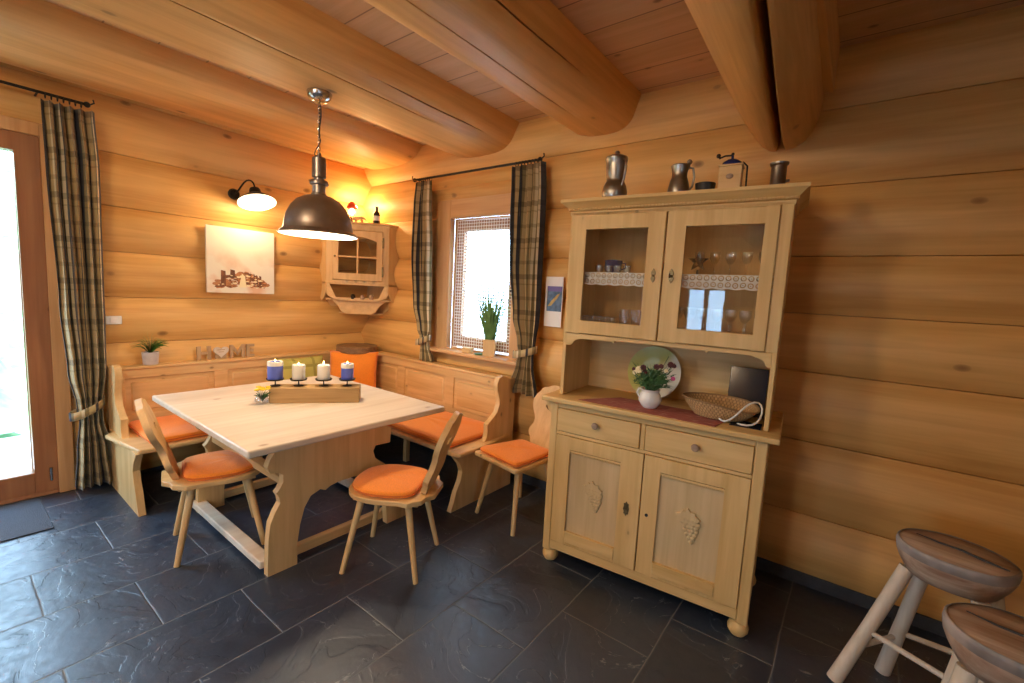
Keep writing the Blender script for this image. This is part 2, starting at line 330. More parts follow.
# ------------------------------------------------------------------ mesh helpers
class MB:
    def __init__(s): s.bm = bmesh.new(); s.uv = s.bm.loops.layers.uv.new('UVMap')
    def _tx(s, vs, T):
        if T is not None:
            for v in vs: v.co = T @ v.co
    def box(s, x0, x1, y0, y1, z0, z1, T=None):
        vs = [s.bm.verts.new((x, y, z)) for x in (x0, x1) for y in (y0, y1) for z in (z0, z1)]
        for f in ((0, 1, 3, 2), (4, 6, 7, 5), (0, 4, 5, 1), (2, 3, 7, 6), (0, 2, 6, 4), (1, 5, 7, 3)): s.bm.faces.new([vs[i] for i in f])
        s._tx(vs, T); return s
    def prism(s, pts, h0, h1, plane='xy', T=None):
        """extrude a closed 2-D outline; plane gives where (a, b) live, h runs along the third axis"""
        def P(a, b, h): return {'xy': (a, b, h), 'xz': (a, h, b), 'yz': (h, a, b)}[plane]
        A = [s.bm.verts.new(P(a, b, h0)) for a, b in pts]; B = [s.bm.verts.new(P(a, b, h1)) for a, b in pts]
        n = len(pts)
        f1 = s.bm.faces.new(A); f2 = s.bm.faces.new(B[::-1])
        for i in range(n): s.bm.faces.new((A[i], B[i], B[(i + 1) % n], A[(i + 1) % n]))
        f1.normal_update(); f2.normal_update()
        bmesh.ops.triangulate(s.bm, faces=[f1, f2], ngon_method='EAR_CLIP')
        s._tx(A + B, T); return s
    def rings(s, rings, closed=True, cap=True, uvs=None):
        R = [[s.bm.verts.new(p) for p in r] for r in rings]
        n = len(R[0]); m = n if closed else n - 1
        for i in range(len(R) - 1):
            for j in range(m):
                k = (j + 1) % n
                try: f = s.bm.faces.new((R[i][j], R[i][k], R[i + 1][k], R[i + 1][j]))
                except ValueError: continue
                if uvs:
                    for l, (a, b) in zip(f.loops, ((i, j), (i, j + 1), (i + 1, j + 1), (i + 1, j))): l[s.uv].uv = uvs(a, b)
        if cap and closed:
            for r in (R[0], R[-1]):
                try: s.bm.faces.new(r)
                except ValueError: pass
        return s
    def lathe(s, prof, n=24, T=None, cap=True, uvs=None):
        rr = []
        for r, z in prof:
            ring = [Vector((r * math.cos(2 * PI * k / n), r * math.sin(2 * PI * k / n), z)) for k in range(n)]
            if T is not None: ring = [T @ p for p in ring]
            rr.append(ring)
        return s.rings(rr, True, cap, uvs)
    def tube(s, path, rad, n=8, cap=True):
        path = [Vector(p) for p in path]; rs = rad if isinstance(rad, (list, tuple)) else [rad] * len(path)
        rr = []; up = None
        for i, p in enumerate(path):
            t = (path[min(i + 1, len(path) - 1)] - path[max(i - 1, 0)]).normalized()
            if up is None: up = Vector((0, 0, 1)) if abs(t.z) < 0.9 else Vector((1, 0, 0))
            a = t.cross(up).normalized(); b_ = a.cross(t).normalized(); up = b_
            rr.append([p + (a * math.cos(2 * PI * k / n) + b_ * math.sin(2 * PI * k / n)) * rs[i] for k in range(n)])
        return s.rings(rr, True, cap)
    def sphere(s, c, r, sc=(1, 1, 1), n=12, T=None):
        c = Vector(c); prof = [(max(1e-4, math.sin(PI * i / n)), -math.cos(PI * i / n)) for i in range(n + 1)]
        TT = Matrix.Translation(c) @ Matrix.Diagonal((r * sc[0], r * sc[1], r * sc[2], 1))
        if T is not None: TT = T @ TT
        return s.lathe(prof, max(8, n + 2), TT, False)
    def quad(s, ps, uvs=None):
        vs = [s.bm.verts.new(p) for p in ps]; f = s.bm.faces.new(vs)
        if uvs:
            for l, u in zip(f.loops, uvs): l[s.uv].uv = u
        return s

def build(name, mb, mat, parent=None, bevel=0.0, smooth=True, ang=0.6, loc=None, rot=None, solid=0, sub=0, seg=2):
    bm = mb.bm
    bmesh.ops.remove_doubles(bm, verts=bm.verts, dist=1e-5)
    bmesh.ops.recalc_face_normals(bm, faces=bm.faces)
    me = bpy.data.meshes.new(name); bm.to_mesh(me); bm.free()
    me.materials.append(mat)
    if smooth:
        for p in me.polygons: p.use_smooth = True
        me.set_sharp_from_angle(angle=ang)
    o = bpy.data.objects.new(name, me); C.objects.link(o)
    if parent: o.parent = parent
    if loc: o.location = loc
    if rot: o.rotation_euler = rot
    if solid:
        md = o.modifiers.new('solid', 'SOLIDIFY'); md.thickness = solid; md.offset = 0
    if sub:
        md = o.modifiers.new('sub', 'SUBSURF'); md.levels = sub; md.render_levels = sub
    if bevel:
        md = o.modifiers.new('bevel', 'BEVEL'); md.width = bevel; md.segments = seg; md.limit_method = 'ANGLE'; md.angle_limit = 0.6
        if smooth: md.harden_normals = False
    return o

def tag(o, label, cat, group=None, kind=None):
    o['label'] = label; o['category'] = cat
    if group: o['group'] = group
    if kind: o['kind'] = kind
    return o
def thing(name, label, cat, loc=(0, 0, 0), rz=0, group=None):
    o = bpy.data.objects.new(name, None); C.objects.link(o); o.empty_display_size = 0.05
    o.location = loc; o.rotation_euler = (0, 0, rz); return tag(o, label, cat, group)
def struct(o): o['kind'] = 'structure'; return o
def kids(o): return [c for c in bpy.data.objects if c.parent == o]
def copy_tree(o, parent=None):
    c = o.copy(); C.objects.link(c); c.parent = parent
    for ch in kids(o): copy_tree(ch, c)
    return c
def dup(o, loc, rz, label=None, group=None):
    c = copy_tree(o); c.location = loc; c.rotation_euler = (0, 0, rz)
    if label: c['label'] = label
    if group: c['group'] = group
    return c
def RZ(a): return Matrix.Rotation(a, 4, 'Z')
def TR(x, y, z): return Matrix.Translation((x, y, z))
def empty_struct(name, loc=(0, 0, 0)):
    o = bpy.data.objects.new(name, None); C.objects.link(o); o.location = loc; o['kind'] = 'structure'; return o

# ------------------------------------------------------------------ camera
cam = bpy.data.cameras.new('camera'); co = bpy.data.objects.new('camera', cam); C.objects.link(co)
cam.sensor_width = 36; cam.sensor_fit = 'HORIZONTAL'; cam.lens = 36 * 447.73 / 1024; cam.clip_start = 0.05
Rv = Vector((0.79084809, 0.6097374, 0.05272191)); Uv = Vector((-0.10714174, 0.05312004, 0.9928237)); Fv = Vector((-0.60256115, 0.79082145, -0.10733821))
mw = Matrix((Rv, Uv, -Fv)).transposed().to_4x4(); mw.translation = Vector((4.2589, -2.9262, 1.5333)); co.matrix_world = mw
bpy.context.scene.camera = co

# ------------------------------------------------------------------ room shell
CEIL = 2.87; XM, YM = 6.6, -6.2
def sag(t):                                   # round log face, t = -1..1 over a log's height
    R_, h = 0.29, 0.178
    return math.sqrt(R_ * R_ - (t * h) ** 2) - math.sqrt(R_ * R_ - h * h)
def log_wall(name, seams, a0, a1, put, mat, cut=None, holes=(), step=0.05, seed=0, crest=1.0):
    """height field of stacked round logs; put(a, d, z) places a point d out of the wall plane"""
    zs = []
    for i in range(len(seams) - 1):
        z0, z1 = seams[i], seams[i + 1]
        for t in (-1.0, -0.985, -0.95, -0.85, -0.7, -0.5, -0.25, 0, 0.25, 0.5, 0.7, 0.85, 0.95, 0.985):
            zs.append(((z0 + z1) / 2 + t * (z1 - z0) / 2, t, i))
    zs.append((seams[-1], 1.0, len(seams) - 2))
    As = set(round(a0 + k * step, 4) for k in range(int((a1 - a0) / step) + 1)) | {a0, a1}
    for h in holes: As |= {h[0], h[1]}
    for h in holes:
        As |= {round(h[0] - 0.012 * k, 4) for k in range(1, 30)} | {round(h[1] + 0.012 * k, 4) for k in range(1, 30)}
    As = sorted(a for a in As if a0 <= a <= a1)
    for h in holes:                            # snap rows to the hole
        for zz in (h[2], h[3]):
            k = min(range(len(zs)), key=lambda q: abs(zs[q][0] - zz)); zs[k] = (zz, zs[k][1], zs[k][2])
    mb = MB(); V = {}
    for ia, a in enumerate(As):
        for iz, (z, t, li) in enumerate(zs):
            d = sag(t) * crest * (1 + 0.10 * noise.noise((a * 0.5, li * 3.1 + seed, 0)))
            if abs(t) > 0.99: d = -0.022
            elif abs(t) > 0.98: d = 0.004
            zz = z + (0.008 * noise.noise((a * 0.7, li * 5.7 + (1 if t > 0.9 else 0) * 5.7 + seed, 3)) if abs(t) > 0.9 and 0 < iz < len(zs) - 1 and not holes else 0)
            if cut: d = min(d, cut(a, z))
            V[ia, iz] = mb.bm.verts.new(put(a, d, zz))
    for ia in range(len(As) - 1):
        for iz in range(len(zs) - 1):
            am, zm = (As[ia] + As[ia + 1]) / 2, (zs[iz][0] + zs[iz + 1][0]) / 2
            if any(h[0] < am < h[1] and h[2] < zm < h[3] for h in holes): continue
            mb.bm.faces.new((V[ia, iz], V[ia + 1, iz], V[ia + 1, iz + 1], V[ia, iz + 1]))
    return struct(build(name, mb, mat, ang=0.9))

WX0, WX1, WZ0, WZ1 = 1.29, 2.02, 1.0, 2.17
def cut_back(x, z):
    c = 1.0
    if 0.9 < z < 2.4:
        if x < 1.15: c = min(c, 0.004 + max(0, (1.06 - x)) * 0.9)
        elif x < 2.22: c = 0.002
        else: c = min(c, 0.002 + (x - 2.22) * 0.75)
    if 1.25 < z < 2.17 and x < 0.7: c = min(c, 0.004 + max(0, x - 0.40) * 0.9) if x > 0.0 else c
    return c
SB = [0.03, 0.391, 0.804, 1.19, 1.507, 1.815, 2.183, 2.57, 2.88]
SL = [-0.02, 0.29, 0.655, 1.02, 1.355, 1.68, 1.997, 2.362, 2.74, 2.90]
log_wall('wall_back', SB, -0.02, XM, lambda a, d, z: (a, -d, z), M['log_x'], cut_back, [(WX0, WX1, WZ0, WZ1)], 0.05, 1)
DY0, DY1, DZ = -3.75, -2.36, 2.36
log_wall('wall_left', SL, YM, 0.02, lambda a, d, z: (d, a, z), M['log_y'],
         lambda y, z: 1.0 if z > DZ + 0.1 else 0.002 + max(0, (y - DY1 - 0.05)) * 0.9 if y > DY1 - 0.3 else 1.0, [(DY0, DY1, -0.02, DZ)], 0.05, 9)
log_wall('wall_right', SL, YM, 0.0, lambda a, d, z: (XM - d, a, z), M['log_y'], None, [(-4.6, -3.8, 0.655, 2.362)], 0.2, 15)
log_wall('wall_front', SB, 0.0, XM, lambda a, d, z: (a, YM + d, z), M['log_x'], None,
         [(2.98, 3.64, 0.804, 1.815), (2.25, 2.88, 0.391, 1.815)], 0.2, 21)
mb = MB(); mb.box(-0.3, XM + 0.3, YM - 0.3, 0.3, -0.12, 0.0); struct(build('floor', mb, M['slate'], smooth=False))
mb = MB(); mb.box(-0.3, XM + 0.3, YM - 0.3, 0.3, CEIL, CEIL + 0.1); struct(build('ceiling', mb, M['ceiling'], smooth=False))
mb = MB(); mb.box(0.05, XM, -0.035, 0.0, 0.0, 0.07); struct(build('baseboard_back', mb, M['base_dark'], bevel=0.003))
mb = MB(); mb.box(0.0, 0.035, -2.3, -0.04, 0.0, 0.07); struct(build('baseboard_left', mb, M['base_dark'], bevel=0.003))

# round ceiling beams running out from the back wall
def beam(name, xr, zb, elev, y0=-6.15, y1=-0.02, seed=0, ex=3.4, xl=None, cracks=()):
    """log with a flattened underside: right side at xr, underside at zb, width set by its far edge"""
    h = CEIL - zb
    def prof(a, q=1.0):
        xc = xr - a; P = []
        for k in range(25):
            t = PI + PI * k / 24; c, n_ = math.cos(t), math.sin(t)
            P.append((xc + a * math.copysign(abs(c) ** (2 / ex), c) * q, CEIL + h * math.copysign(abs(n_) ** (2 / ex), n_) * q))
        return P
    if xl is None:
        lo, hi = 0.12, 0.6
        for _ in range(30):
            a = (lo + hi) / 2; e = min(math.degrees(math.atan2(z - 1.533, 4.259 - x)) for x, z in prof(a) if x < 4.2 and z < CEIL - 0.01)
            if e > elev: lo = a
            else: hi = a
    else: a = (xr - xl) / 2
    mb = MB(); rr = []
    for k in range(61):
        y = y0 + (y1 - y0) * (1 - (1 - k / 60) ** 2); ring = []
        for i, (x, z) in enumerate(prof(a)):
            w = 0.010 * noise.noise((i * 0.16, y * 0.6 + seed, 2)) * min(1, abs(z - CEIL) * 12)
            ring.append((x + w, y, z + w * 0.6))
            for (ce, cy0, cy1) in cracks:        # a drying crack: narrow V cut into the log
                if i < 24:
                    x2, z2 = prof(a)[i + 1]; e1 = math.degrees(math.atan2(z - 1.533, 4.259 - x)); e2 = math.degrees(math.atan2(z2 - 1.533, 4.259 - x2))
                    if (e1 - ce) * (e2 - ce) <= 0 and e1 != e2 and x > xr - a * 1.6:
                        t = (ce - e1) / (e2 - e1); xx, zz = x + (x2 - x) * t + w, z + (z2 - z) * t + w * 0.6
                        L_ = math.hypot(x2 - x, z2 - z); ux, uz = (x2 - x) / L_, (z2 - z) / L_
                        wob = 0.010 * noise.noise((y * 2.0, ce, 5)); amt = max(0.0, min(1, (y - cy0) * 4, (cy1 - y) * 4)); g = 0.0035 * amt + 0.0004
                        xx += ux * wob; zz += uz * wob
                        ring.append((xx - ux * g, y, zz - uz * g)); ring.append((xx - (xx - (xr - a)) * 0.10 * amt, y, zz + 0.022 * amt)); ring.append((xx + ux * g, y, zz + uz * g))
        ring += [(ring[-1][0], y, CEIL + 0.03), (ring[0][0], y, CEIL + 0.03)]
        rr.append(ring)
    mb.rings(rr); return struct(build(name, mb, M['beam_y'], ang=1.0))
beam('trim_1', 0.86, 2.705, 16.1, seed=1, ex=3.0)
beam('trim_2', 2.00, 2.652, 21.75, seed=5, ex=3.2, cracks=((25.2, -3.4, -0.7), (26.9, -1.3, -0.35)))
beam('trim_3', 2.995, 2.640, 33.8, seed=8, ex=3.2, cracks=((36.3, -3.2, -0.45), (42.4, -2.6, -0.7)))
P1 = [(3.50, 2.89), (3.56, 2.72), (3.625, 2.59), (3.69, 2.48), (3.745, 2.41), (3.79, 2.378), (3.815, 2.375), (3.825, 2.40), (3.83, 2.89)]
P2 = [(3.852, 2.89), (3.852, 2.40), (3.862, 2.375), (3.895, 2.378), (3.935, 2.40), (3.97, 2.45), (3.99, 2.52), (4.0, 2.62), (4.0, 2.89)]
def split_beam(name, P, kx):
    mb = MB(); rr = []
    for y in (-6.15, -3.6, -3.0, -2.4, -1.8, -1.2, -0.8, -0.4, -0.15, -0.02):
        q = min(2.4, max(0, -0.15 - y)); rr.append([(x + kx(x) * q + 0.006 * noise.noise((x * 9, y * 1.1, z * 9)), y, z) for x, z in P])
    mb.rings(rr); return struct(build(name, mb, M['beam_y'], bevel=0.005, ang=0.9))
split_beam('trim_4', P1, lambda x: 0.03 + 0.055 * max(0, min(1, (x - 3.62) / 0.18)))
split_beam('trim_5', P2, lambda x: 0.085 - 0.055 * max(0, min(1, (x - 3.86) / 0.12)))
mb = MB(); mb.box(3.98, 4.045, -6.15, -0.02, 2.64, 2.89); struct(build('trim_6', mb, M['beam_y'], bevel=0.004))
beam('trim_7', 5.65, 2.64, 0, seed=12, xl=5.15)

# ---- window in the back wall
w1 = empty_struct('window_1', (1.65, 0, 1.0))
def wpart(name, mb, mat, **k):
    o = build(name, mb, mat, w1, **k); o.location = (-1.65, 0, -1.0); return o
for n_, bx, mm in (('casing_board', (1.12, 1.29, -0.03, 0.03, 0.98, 2.33), 'trim_z'), ('casing_board', (2.02, 2.19, -0.03, 0.03, 0.98, 2.33), 'trim_z'),
                   ('header_board', (1.29, 2.02, -0.03, 0.03, 2.17, 2.33), 'trim_x')):
    mb = MB(); mb.box(*bx); wpart(n_, mb, M[mm], bevel=0.004)
mb = MB()
for b in ((WX0, WX0 + 0.012, 0.03, 0.11, 1.0, 2.17), (WX1 - 0.012, WX1, 0.03, 0.11, 1.0, 2.17), (WX0, WX1, 0.03, 0.11, 2.158, 2.17), (WX0, WX1, 0.03, 0.11, 0.99, 1.005)): mb.box(*b)
wpart('window_reveal', mb, M['trim_z'])
mb = MB()
for b in ((1.30, 1.385, 0.05, 0.10, 1.02, 2.15), (1.925, 2.01, 0.05, 0.10, 1.02, 2.15), (1.385, 1.925, 0.05, 0.10, 2.06, 2.15), (1.385, 1.925, 0.05, 0.10, 1.02, 1.12)): mb.box(*b)
wpart('window_frame', mb, M['door_z'], bevel=0.004)
mb = MB(); mb.box(1.38, 1.93, 0.075, 0.079, 1.115, 2.065); wpart('pane', mb, M['pane'], smooth=False)
mb = MB(); mb.box(1.10, 2.20, -0.13, 0.03, 0.965, 0.995); wpart('window_sill', mb, M['trim_x'], bevel=0.006)
mb = MB(); mb.box(1.965, 1.98, 0.035, 0.05, 1.47, 1.56); mb.box(1.95, 1.99, 0.025, 0.035, 1.545, 1.558); wpart('window_handle', mb, M['iron'], bevel=0.002)

# ---- glazed balcony door in the left wall
d1 = empty_struct('door_1', (0, -3.05, 0))
def dpart(name, mb, mat, **k):
    o = build(name, mb, mat, d1, **k); o.location = (0, 3.05, 0); return o
mb = MB()
for b in ((-0.03, 0.045, -2.44, -2.36, 0, 2.44), (-0.03, 0.045, -3.75, -2.44, 2.36, 2.44), (-0.03, 0.045, -3.83, -3.75, 0, 2.44)): mb.box(*b)
dpart('casing_board', mb, M['trim_z'], bevel=0.004)
mb = MB()
for b in ((-0.08, 0.03, -2.55, -2.44, 0.03, 2.36), (-0.08, 0.03, -3.75, -3.64, 0.03, 2.36), (-0.08, 0.03, -3.64, -2.55, 2.25, 2.36), (-0.08, 0.03, -3.64, -2.55, 0.03, 0.17), (-0.10, 0.03, -3.75, -2.44, 0.0, 0.03)): mb.box(*b)
dpart('door_frame', mb, M['door_z'], bevel=0.005)
mb = MB(); mb.box(-0.03, -0.026, -3.65, -2.54, 0.16, 2.26); dpart('pane', mb, M['pane'], smooth=False)
mb = MB(); mb.tube([(0.035, -2.475, 0.10), (0.035, -2.475, 0.19)], 0.008); dpart('hinge', mb, M['chrome'])

# windows of the room behind the camera (two seen mirrored in the cupboard glass, one added)
def far_window(name, box, n, axis):
    a0, a1, z0, z1 = box; w = empty_struct(name)
    def B(mb, p0, p1, q0, q1, r0, r1):
        if axis == 'y': mb.box(p0, p1, YM - q1, YM - q0, r0, r1)
        else: mb.box(XM + q0, XM + q1, p0, p1, r0, r1)
    mb = MB(); t = 0.07
    B(mb, a0, a0 + t, -0.08, 0.10, z0, z1); B(mb, a1 - t, a1, -0.08, 0.10, z0, z1); B(mb, a0 + t, a1 - t, -0.08, 0.10, z0, z0 + t); B(mb, a0 + t, a1 - t, -0.08, 0.10, z1 - t, z1)
    for k in range(1, n): x = a0 + (a1 - a0) * k / n; B(mb, x - 0.035, x + 0.035, 0.0, 0.06, z0 + t, z1 - t)
    build('window_frame', mb, M['trim_z'], w)
    mb = MB(); B(mb, a0 + t, a1 - t, 0.03, 0.034, z0 + t, z1 - t); build('pane', mb, M['pane'], w, smooth=False)
far_window('window_2', (2.98, 3.64, 0.804, 1.815), 2, 'y')
far_window('window_3', (2.25, 2.88, 0.391, 1.815), 1, 'y')
far_window('added_window_4', (-4.6, -3.8, 0.655, 2.362), 2, 'x')  # unseen right-wall window, added to let in more daylight

# ------------------------------------------------------------------ outside
mb = MB(); mb.box(-1.75, -0.32, -5.0, -0.5, -0.12, -0.02); tag(build('balcony_deck', mb, M['deck']), 'pale sunlit balcony deck outside the glazed door', 'deck')
rl = thing('balcony_railing', 'whitish board railing with pickets beyond the glazed door', 'railing', (-1.5, -3, 0))
for k in range(22):
    mb = MB(); y = -2.1 + 0.1 + k * 0.135; mb.box(-0.012, 0.012, y - 1.2, y - 1.2 + 0.125, 0.02, 1.16); build('railing_board', mb, M['plank_grey'], rl)
for k in range(30):
    mb = MB(); y = -1.9 + k * 0.115; mb.prism([(y, 1.19), (y + 0.075, 1.19), (y + 0.075, 1.66), (y + 0.0375, 1.72), (y, 1.66)], -0.25, -0.23, 'yz'); build('picket', mb, M['plank_grey'], rl)
mb = MB(); mb.box(-0.05, 0.05, -2.1, 2.0, 1.17, 1.21); build('handrail', mb, M['white'], rl)
for y in (-2.06, 1.94):
    mb = MB(); mb.box(-0.04, 0.04, y - 0.04, y + 0.04, -0.02, 1.17); build('post', mb, M['plank_grey'], rl)
mb = MB()
rr = []
for i in range(26):
    row = []
    for j in range(30):
        y = -22 + j * 0.9; x = -8 - i * 1.2
        row.append((x, y, -3.5 + max(0, i - 1) * 0.50 + 1.5 * noise.noise((x * 0.25, y * 0.25, 0))))
    rr.append(row)
mb.rings(rr, False, False); tag(build('hillside', mb, M['foliage']), 'blurred green hillside outside the glazed door', 'hill', kind='stuff')
mb = MB(); mb.box(-40, 60, -60, 60, -3.6, -3.5); tag(build('snowy_ground', mb, M['snow']), 'pale bright ground outside the house', 'ground', kind='structure')
def tree(x, y, h, label):
    t = thing('tree', label, 'tree', (x, y, -3.5), 0, 'trees on the hillside')
    mb = MB(); mb.tube([(0, 0, 0), (0, 0, h)], [0.2, 0.03], 8); build('trunk', mb, M['bark_wood'], t)
    mb = MB(); rnd = random.Random(int(x * 10))
    for k in range(9):
        z = h * (0.2 + 0.8 * k / 9); r = (1 - k / 9.5) * h * 0.2
        mb.lathe([(0.02, z + h * 0.14)] + [(r * q * (1 + rnd.uniform(-.1, .1)), z + h * 0.14 * (1 - q) - 0.02) for q in (0.5, 1.0)], 11, None, False)
    build('crown', mb, M['foliage'], t)
tree(-4.6, -2.9, 6.5, 'pale green conifer beyond the balcony railing')
tree(-4.6, -0.2, 6.2, 'pale green conifer standing to the right beyond the balcony railing')

# ------------------------------------------------------------------ curtains
def curtain_mesh(prof, pleats, amp, cols=120, thick=0.004):
    """prof: list of (z, centre offset, width, pleat scale); runs along local x"""
    def at(z):
        for i in range(len(prof) - 1):
            a, b = prof[i], prof[i + 1]
            if a[0] >= z >= b[0]:
                t = (a[0] - z) / (a[0] - b[0]); t = t * t * (3 - 2 * t)
                return [a[k] + (b[k] - a[k]) * t for k in (1, 2, 3)]
        return prof[-1][1:]
    z0, z1 = prof[0][0], prof[-1][0]; rows = 70; rr = []
    for i in range(rows + 1):
        z = z0 + (z1 - z0) * i / rows; c, w, a = at(z)
        row = []
        for j in range(cols + 1):
            u = j / cols
            ph = 2 * PI * pleats * u + 0.5 * math.sin(z * 2.1 + u * 4)
            dx = 0.12 * w / pleats * math.sin(ph * 2 + 0.6)
            row.append((c + (u - 0.5) * w + dx, amp * a * math.sin(ph) * (1 + 0.25 * math.sin(u * 17 + z * 1.3)) + 0.35 * amp * math.sin(u * PI) , z))
        rr.append(row)
    mb = MB(); mb.rings(rr, False, False, lambda i, j: (j / cols * pleats * 0.62, i / rows * (z0 - z1) / 0.27)); return mb
def tieback(w, z, d, tilt=0.03):
    mb = MB(); rr = []
    for k in range(25):
        a = 2 * PI * k / 24; x, y = math.cos(a) * (w / 2 + 0.008), math.sin(a) * d
        zz = z + tilt * math.cos(a) - 0.012 * abs(math.sin(a))
        rr.append([(x, y, zz - 0.028), (x, y, zz + 0.028)])
    mb.rings(rr, False, False, lambda i, j: (i / 12, j * 0.2 + 0.3)); return mb

# left door curtain: local x runs along world +y
cl = thing('curtain', 'long olive and navy plaid curtain beside the glazed balcony door', 'curtain', (0.17, -2.30, 0), PI / 2, 'plaid curtains')
build('cloth', curtain_mesh([(2.56, -0.02, 0.24, 0.9), (2.2, -0.01, 0.25, 1), (1.3, 0.0, 0.22, 1), (0.85, 0.01, 0.19, 0.9), (0.62, 0.015, 0.13, 0.7), (0.52, 0.02, 0.12, 0.7), (0.3, 0.03, 0.18, 1), (0.04, 0.035, 0.23, 1.1)], 5, 0.044), M['plaid'], cl, ang=1.2, solid=0.003)
build('tieback', tieback(0.165, 0.60, 0.055, 0.045), M['plaid'], cl, solid=0.004)
def rod(name, p0, p1, label, grp, rings, finial=True, brackets=()):
    t = thing(name, label, 'curtain rod', (0, 0, 0), 0, grp)
    mb = MB(); mb.tube([p0, p1], 0.009, 10); build('pole', mb, M['iron'], t)
    d = (Vector(p1) - Vector(p0)).normalized()
    for q, s in ((p0, -1), (p1, 1)):
        mb = MB(); q = Vector(q) + d * s * 0.015; mb.sphere(q, 0.018); 
        mb.tube([q + d * s * 0.01 + Vector((0, 0, 0.0)), q + d * s * 0.035 + Vector((0, 0, 0.02)), q + d * s * 0.03 + Vector((0, 0, 0.04))], 0.005, 6)
        build('finial', mb, M['iron'], t)
    for q in brackets:
        mb = MB(); mb.tube(q, 0.006, 6); build('bracket', mb, M['iron'], t)
    for q in rings:
        mb = MB(); mb.tube([Vector(q) + (Vector((math.cos(a) * 0.018, 0, math.sin(a) * 0.018 - 0.01)) if abs(d.y) > 0.5 else Vector((0, math.cos(a) * 0.018, math.sin(a) * 0.018 - 0.01))) for a in [2 * PI * k / 12 for k in range(13)]], 0.0025, 5, False)
        build('curtain_ring', mb, M['iron'], t)
    return t
rod('curtain_rod', (0.17, -3.9, 2.60), (0.17, -2.245, 2.60), 'black iron curtain rod above the glazed balcony door', 'iron curtain rods', [(0.17, -2.42 + 0.027 * k, 2.60) for k in range(7)], brackets=[[(0.02, -2.45, 2.60), (0.17, -2.45, 2.60)]])
rod('curtain_rod', (0.93, -0.14, 2.515), (2.29, -0.14, 2.515), 'black iron curtain rod above the small window', 'iron curtain rods',
    [(0.96 + 0.028 * k, -0.14, 2.515) for k in range(7)] + [(2.09 + 0.03 * k, -0.14, 2.515) for k in range(8)], brackets=[[(0.945, -0.02, 2.515), (0.945, -0.14, 2.515)], [(2.275, -0.02, 2.515), (2.275, -0.14, 2.515)]])
cw = thing('curtain', 'plaid curtain tied back at the left of the small window', 'curtain', (1.04, -0.135, 0), 0, 'plaid curtains')
build('cloth', curtain_mesh([(2.49, 0.0, 0.19, 0.9), (2.3, -0.01, 0.20, 1), (1.8, -0.01, 0.24, 1), (1.38, 0.01, 0.245, 0.9), (1.16, 0.045, 0.20, 0.7), (1.08, 0.06, 0.13, 0.6), (1.02, 0.07, 0.12, 0.6), (0.868, 0.10, 0.19, 1)], 4, 0.038), M['plaid'], cw, ang=1.2, solid=0.003)
o = build('tieback', tieback(0.17, 1.06, 0.045, 0.03), M['plaid'], cw, solid=0.004); o.location = (0.055, 0, 0)
cw = thing('curtain', 'plaid curtain tied back at the right of the small window', 'curtain', (2.22, -0.145, 0), 0, 'plaid curtains')
build('cloth', curtain_mesh([(2.49, -0.01, 0.29, 0.9), (2.3, 0.0, 0.29, 1), (1.8, 0.005, 0.28, 1), (1.35, 0.03, 0.25, 0.9), (1.16, 0.05, 0.18, 0.7), (1.07, 0.055, 0.15, 0.6), (1.0, 0.05, 0.17, 0.7), (0.76, 0.035, 0.31, 1.1)], 5, 0.044), M['plaid'], cw, ang=1.2, solid=0.003)
o = build('tieback', tieback(0.20, 1.09, 0.05, 0.03), M['plaid'], cw, solid=0.004); o.location = (0.05, 0, 0)

# net curtain: woven grid of white threads in front of the pane
mb = MB()
for k in range(24): x = 1.335 + k * (0.65 / 23); mb.box(x - 0.0034, x + 0.0034, 0.0195, 0.021, 1.03, 2.15)
for k in range(41): z = 1.03 + k * (1.12 / 40); mb.box(1.335, 1.985, 0.018, 0.0195, z - 0.0034, z + 0.0034)
tag(build('net_curtain', mb, M['plaster'], smooth=False), 'white open-mesh net curtain hanging in the small window', 'net curtain')

# ------------------------------------------------------------------ corner bench
bench = thing('corner_bench', 'pine corner bench with panelled backrest along two walls', 'bench', (0, 0, 0))
SE = 0.43
mb = MB(); mb.prism([(0.14, -2.19), (0.24, -2.19), (0.30, -2.24), (0.79, -2.17), (0.80, -2.13), (0.79, -0.80), (2.19, -0.80), (2.235, -0.78), (2.235, -0.45), (2.18, -0.14), (0.14, -0.14)], 0.40, SE, 'xy'); build('seat', mb, M['pine_y'], bench, bevel=0.008)
END = [(0.13, 0.0), (0.80, 0.0), (0.775, 0.06), (0.755, 0.13), (0.715, 0.20), (0.70, 0.27), (0.725, 0.33), (0.765, 0.375), (0.785, 0.403), (0.49, 0.412), (0.455, 0.45), (0.445, 0.50), (0.45, 0.555), (0.40, 0.585), (0.34, 0.63), (0.318, 0.69), (0.325, 0.745), (0.35, 0.80), (0.355, 0.85), (0.335, 0.89), (0.29, 0.905), (0.24, 0.89), (0.20, 0.875), (0.13, 0.875)]
mb = MB(); mb.prism([(x, z) for x, z in END], -2.185, -2.145, 'xz'); build('end_panel', mb, M['pine_z'], bench, bevel=0.006)
mb = MB(); mb.prism([(-x, z) for x, z in END], 2.145, 2.185, 'yz'); build('end_panel', mb, M['pine_z'], bench, bevel=0.006)
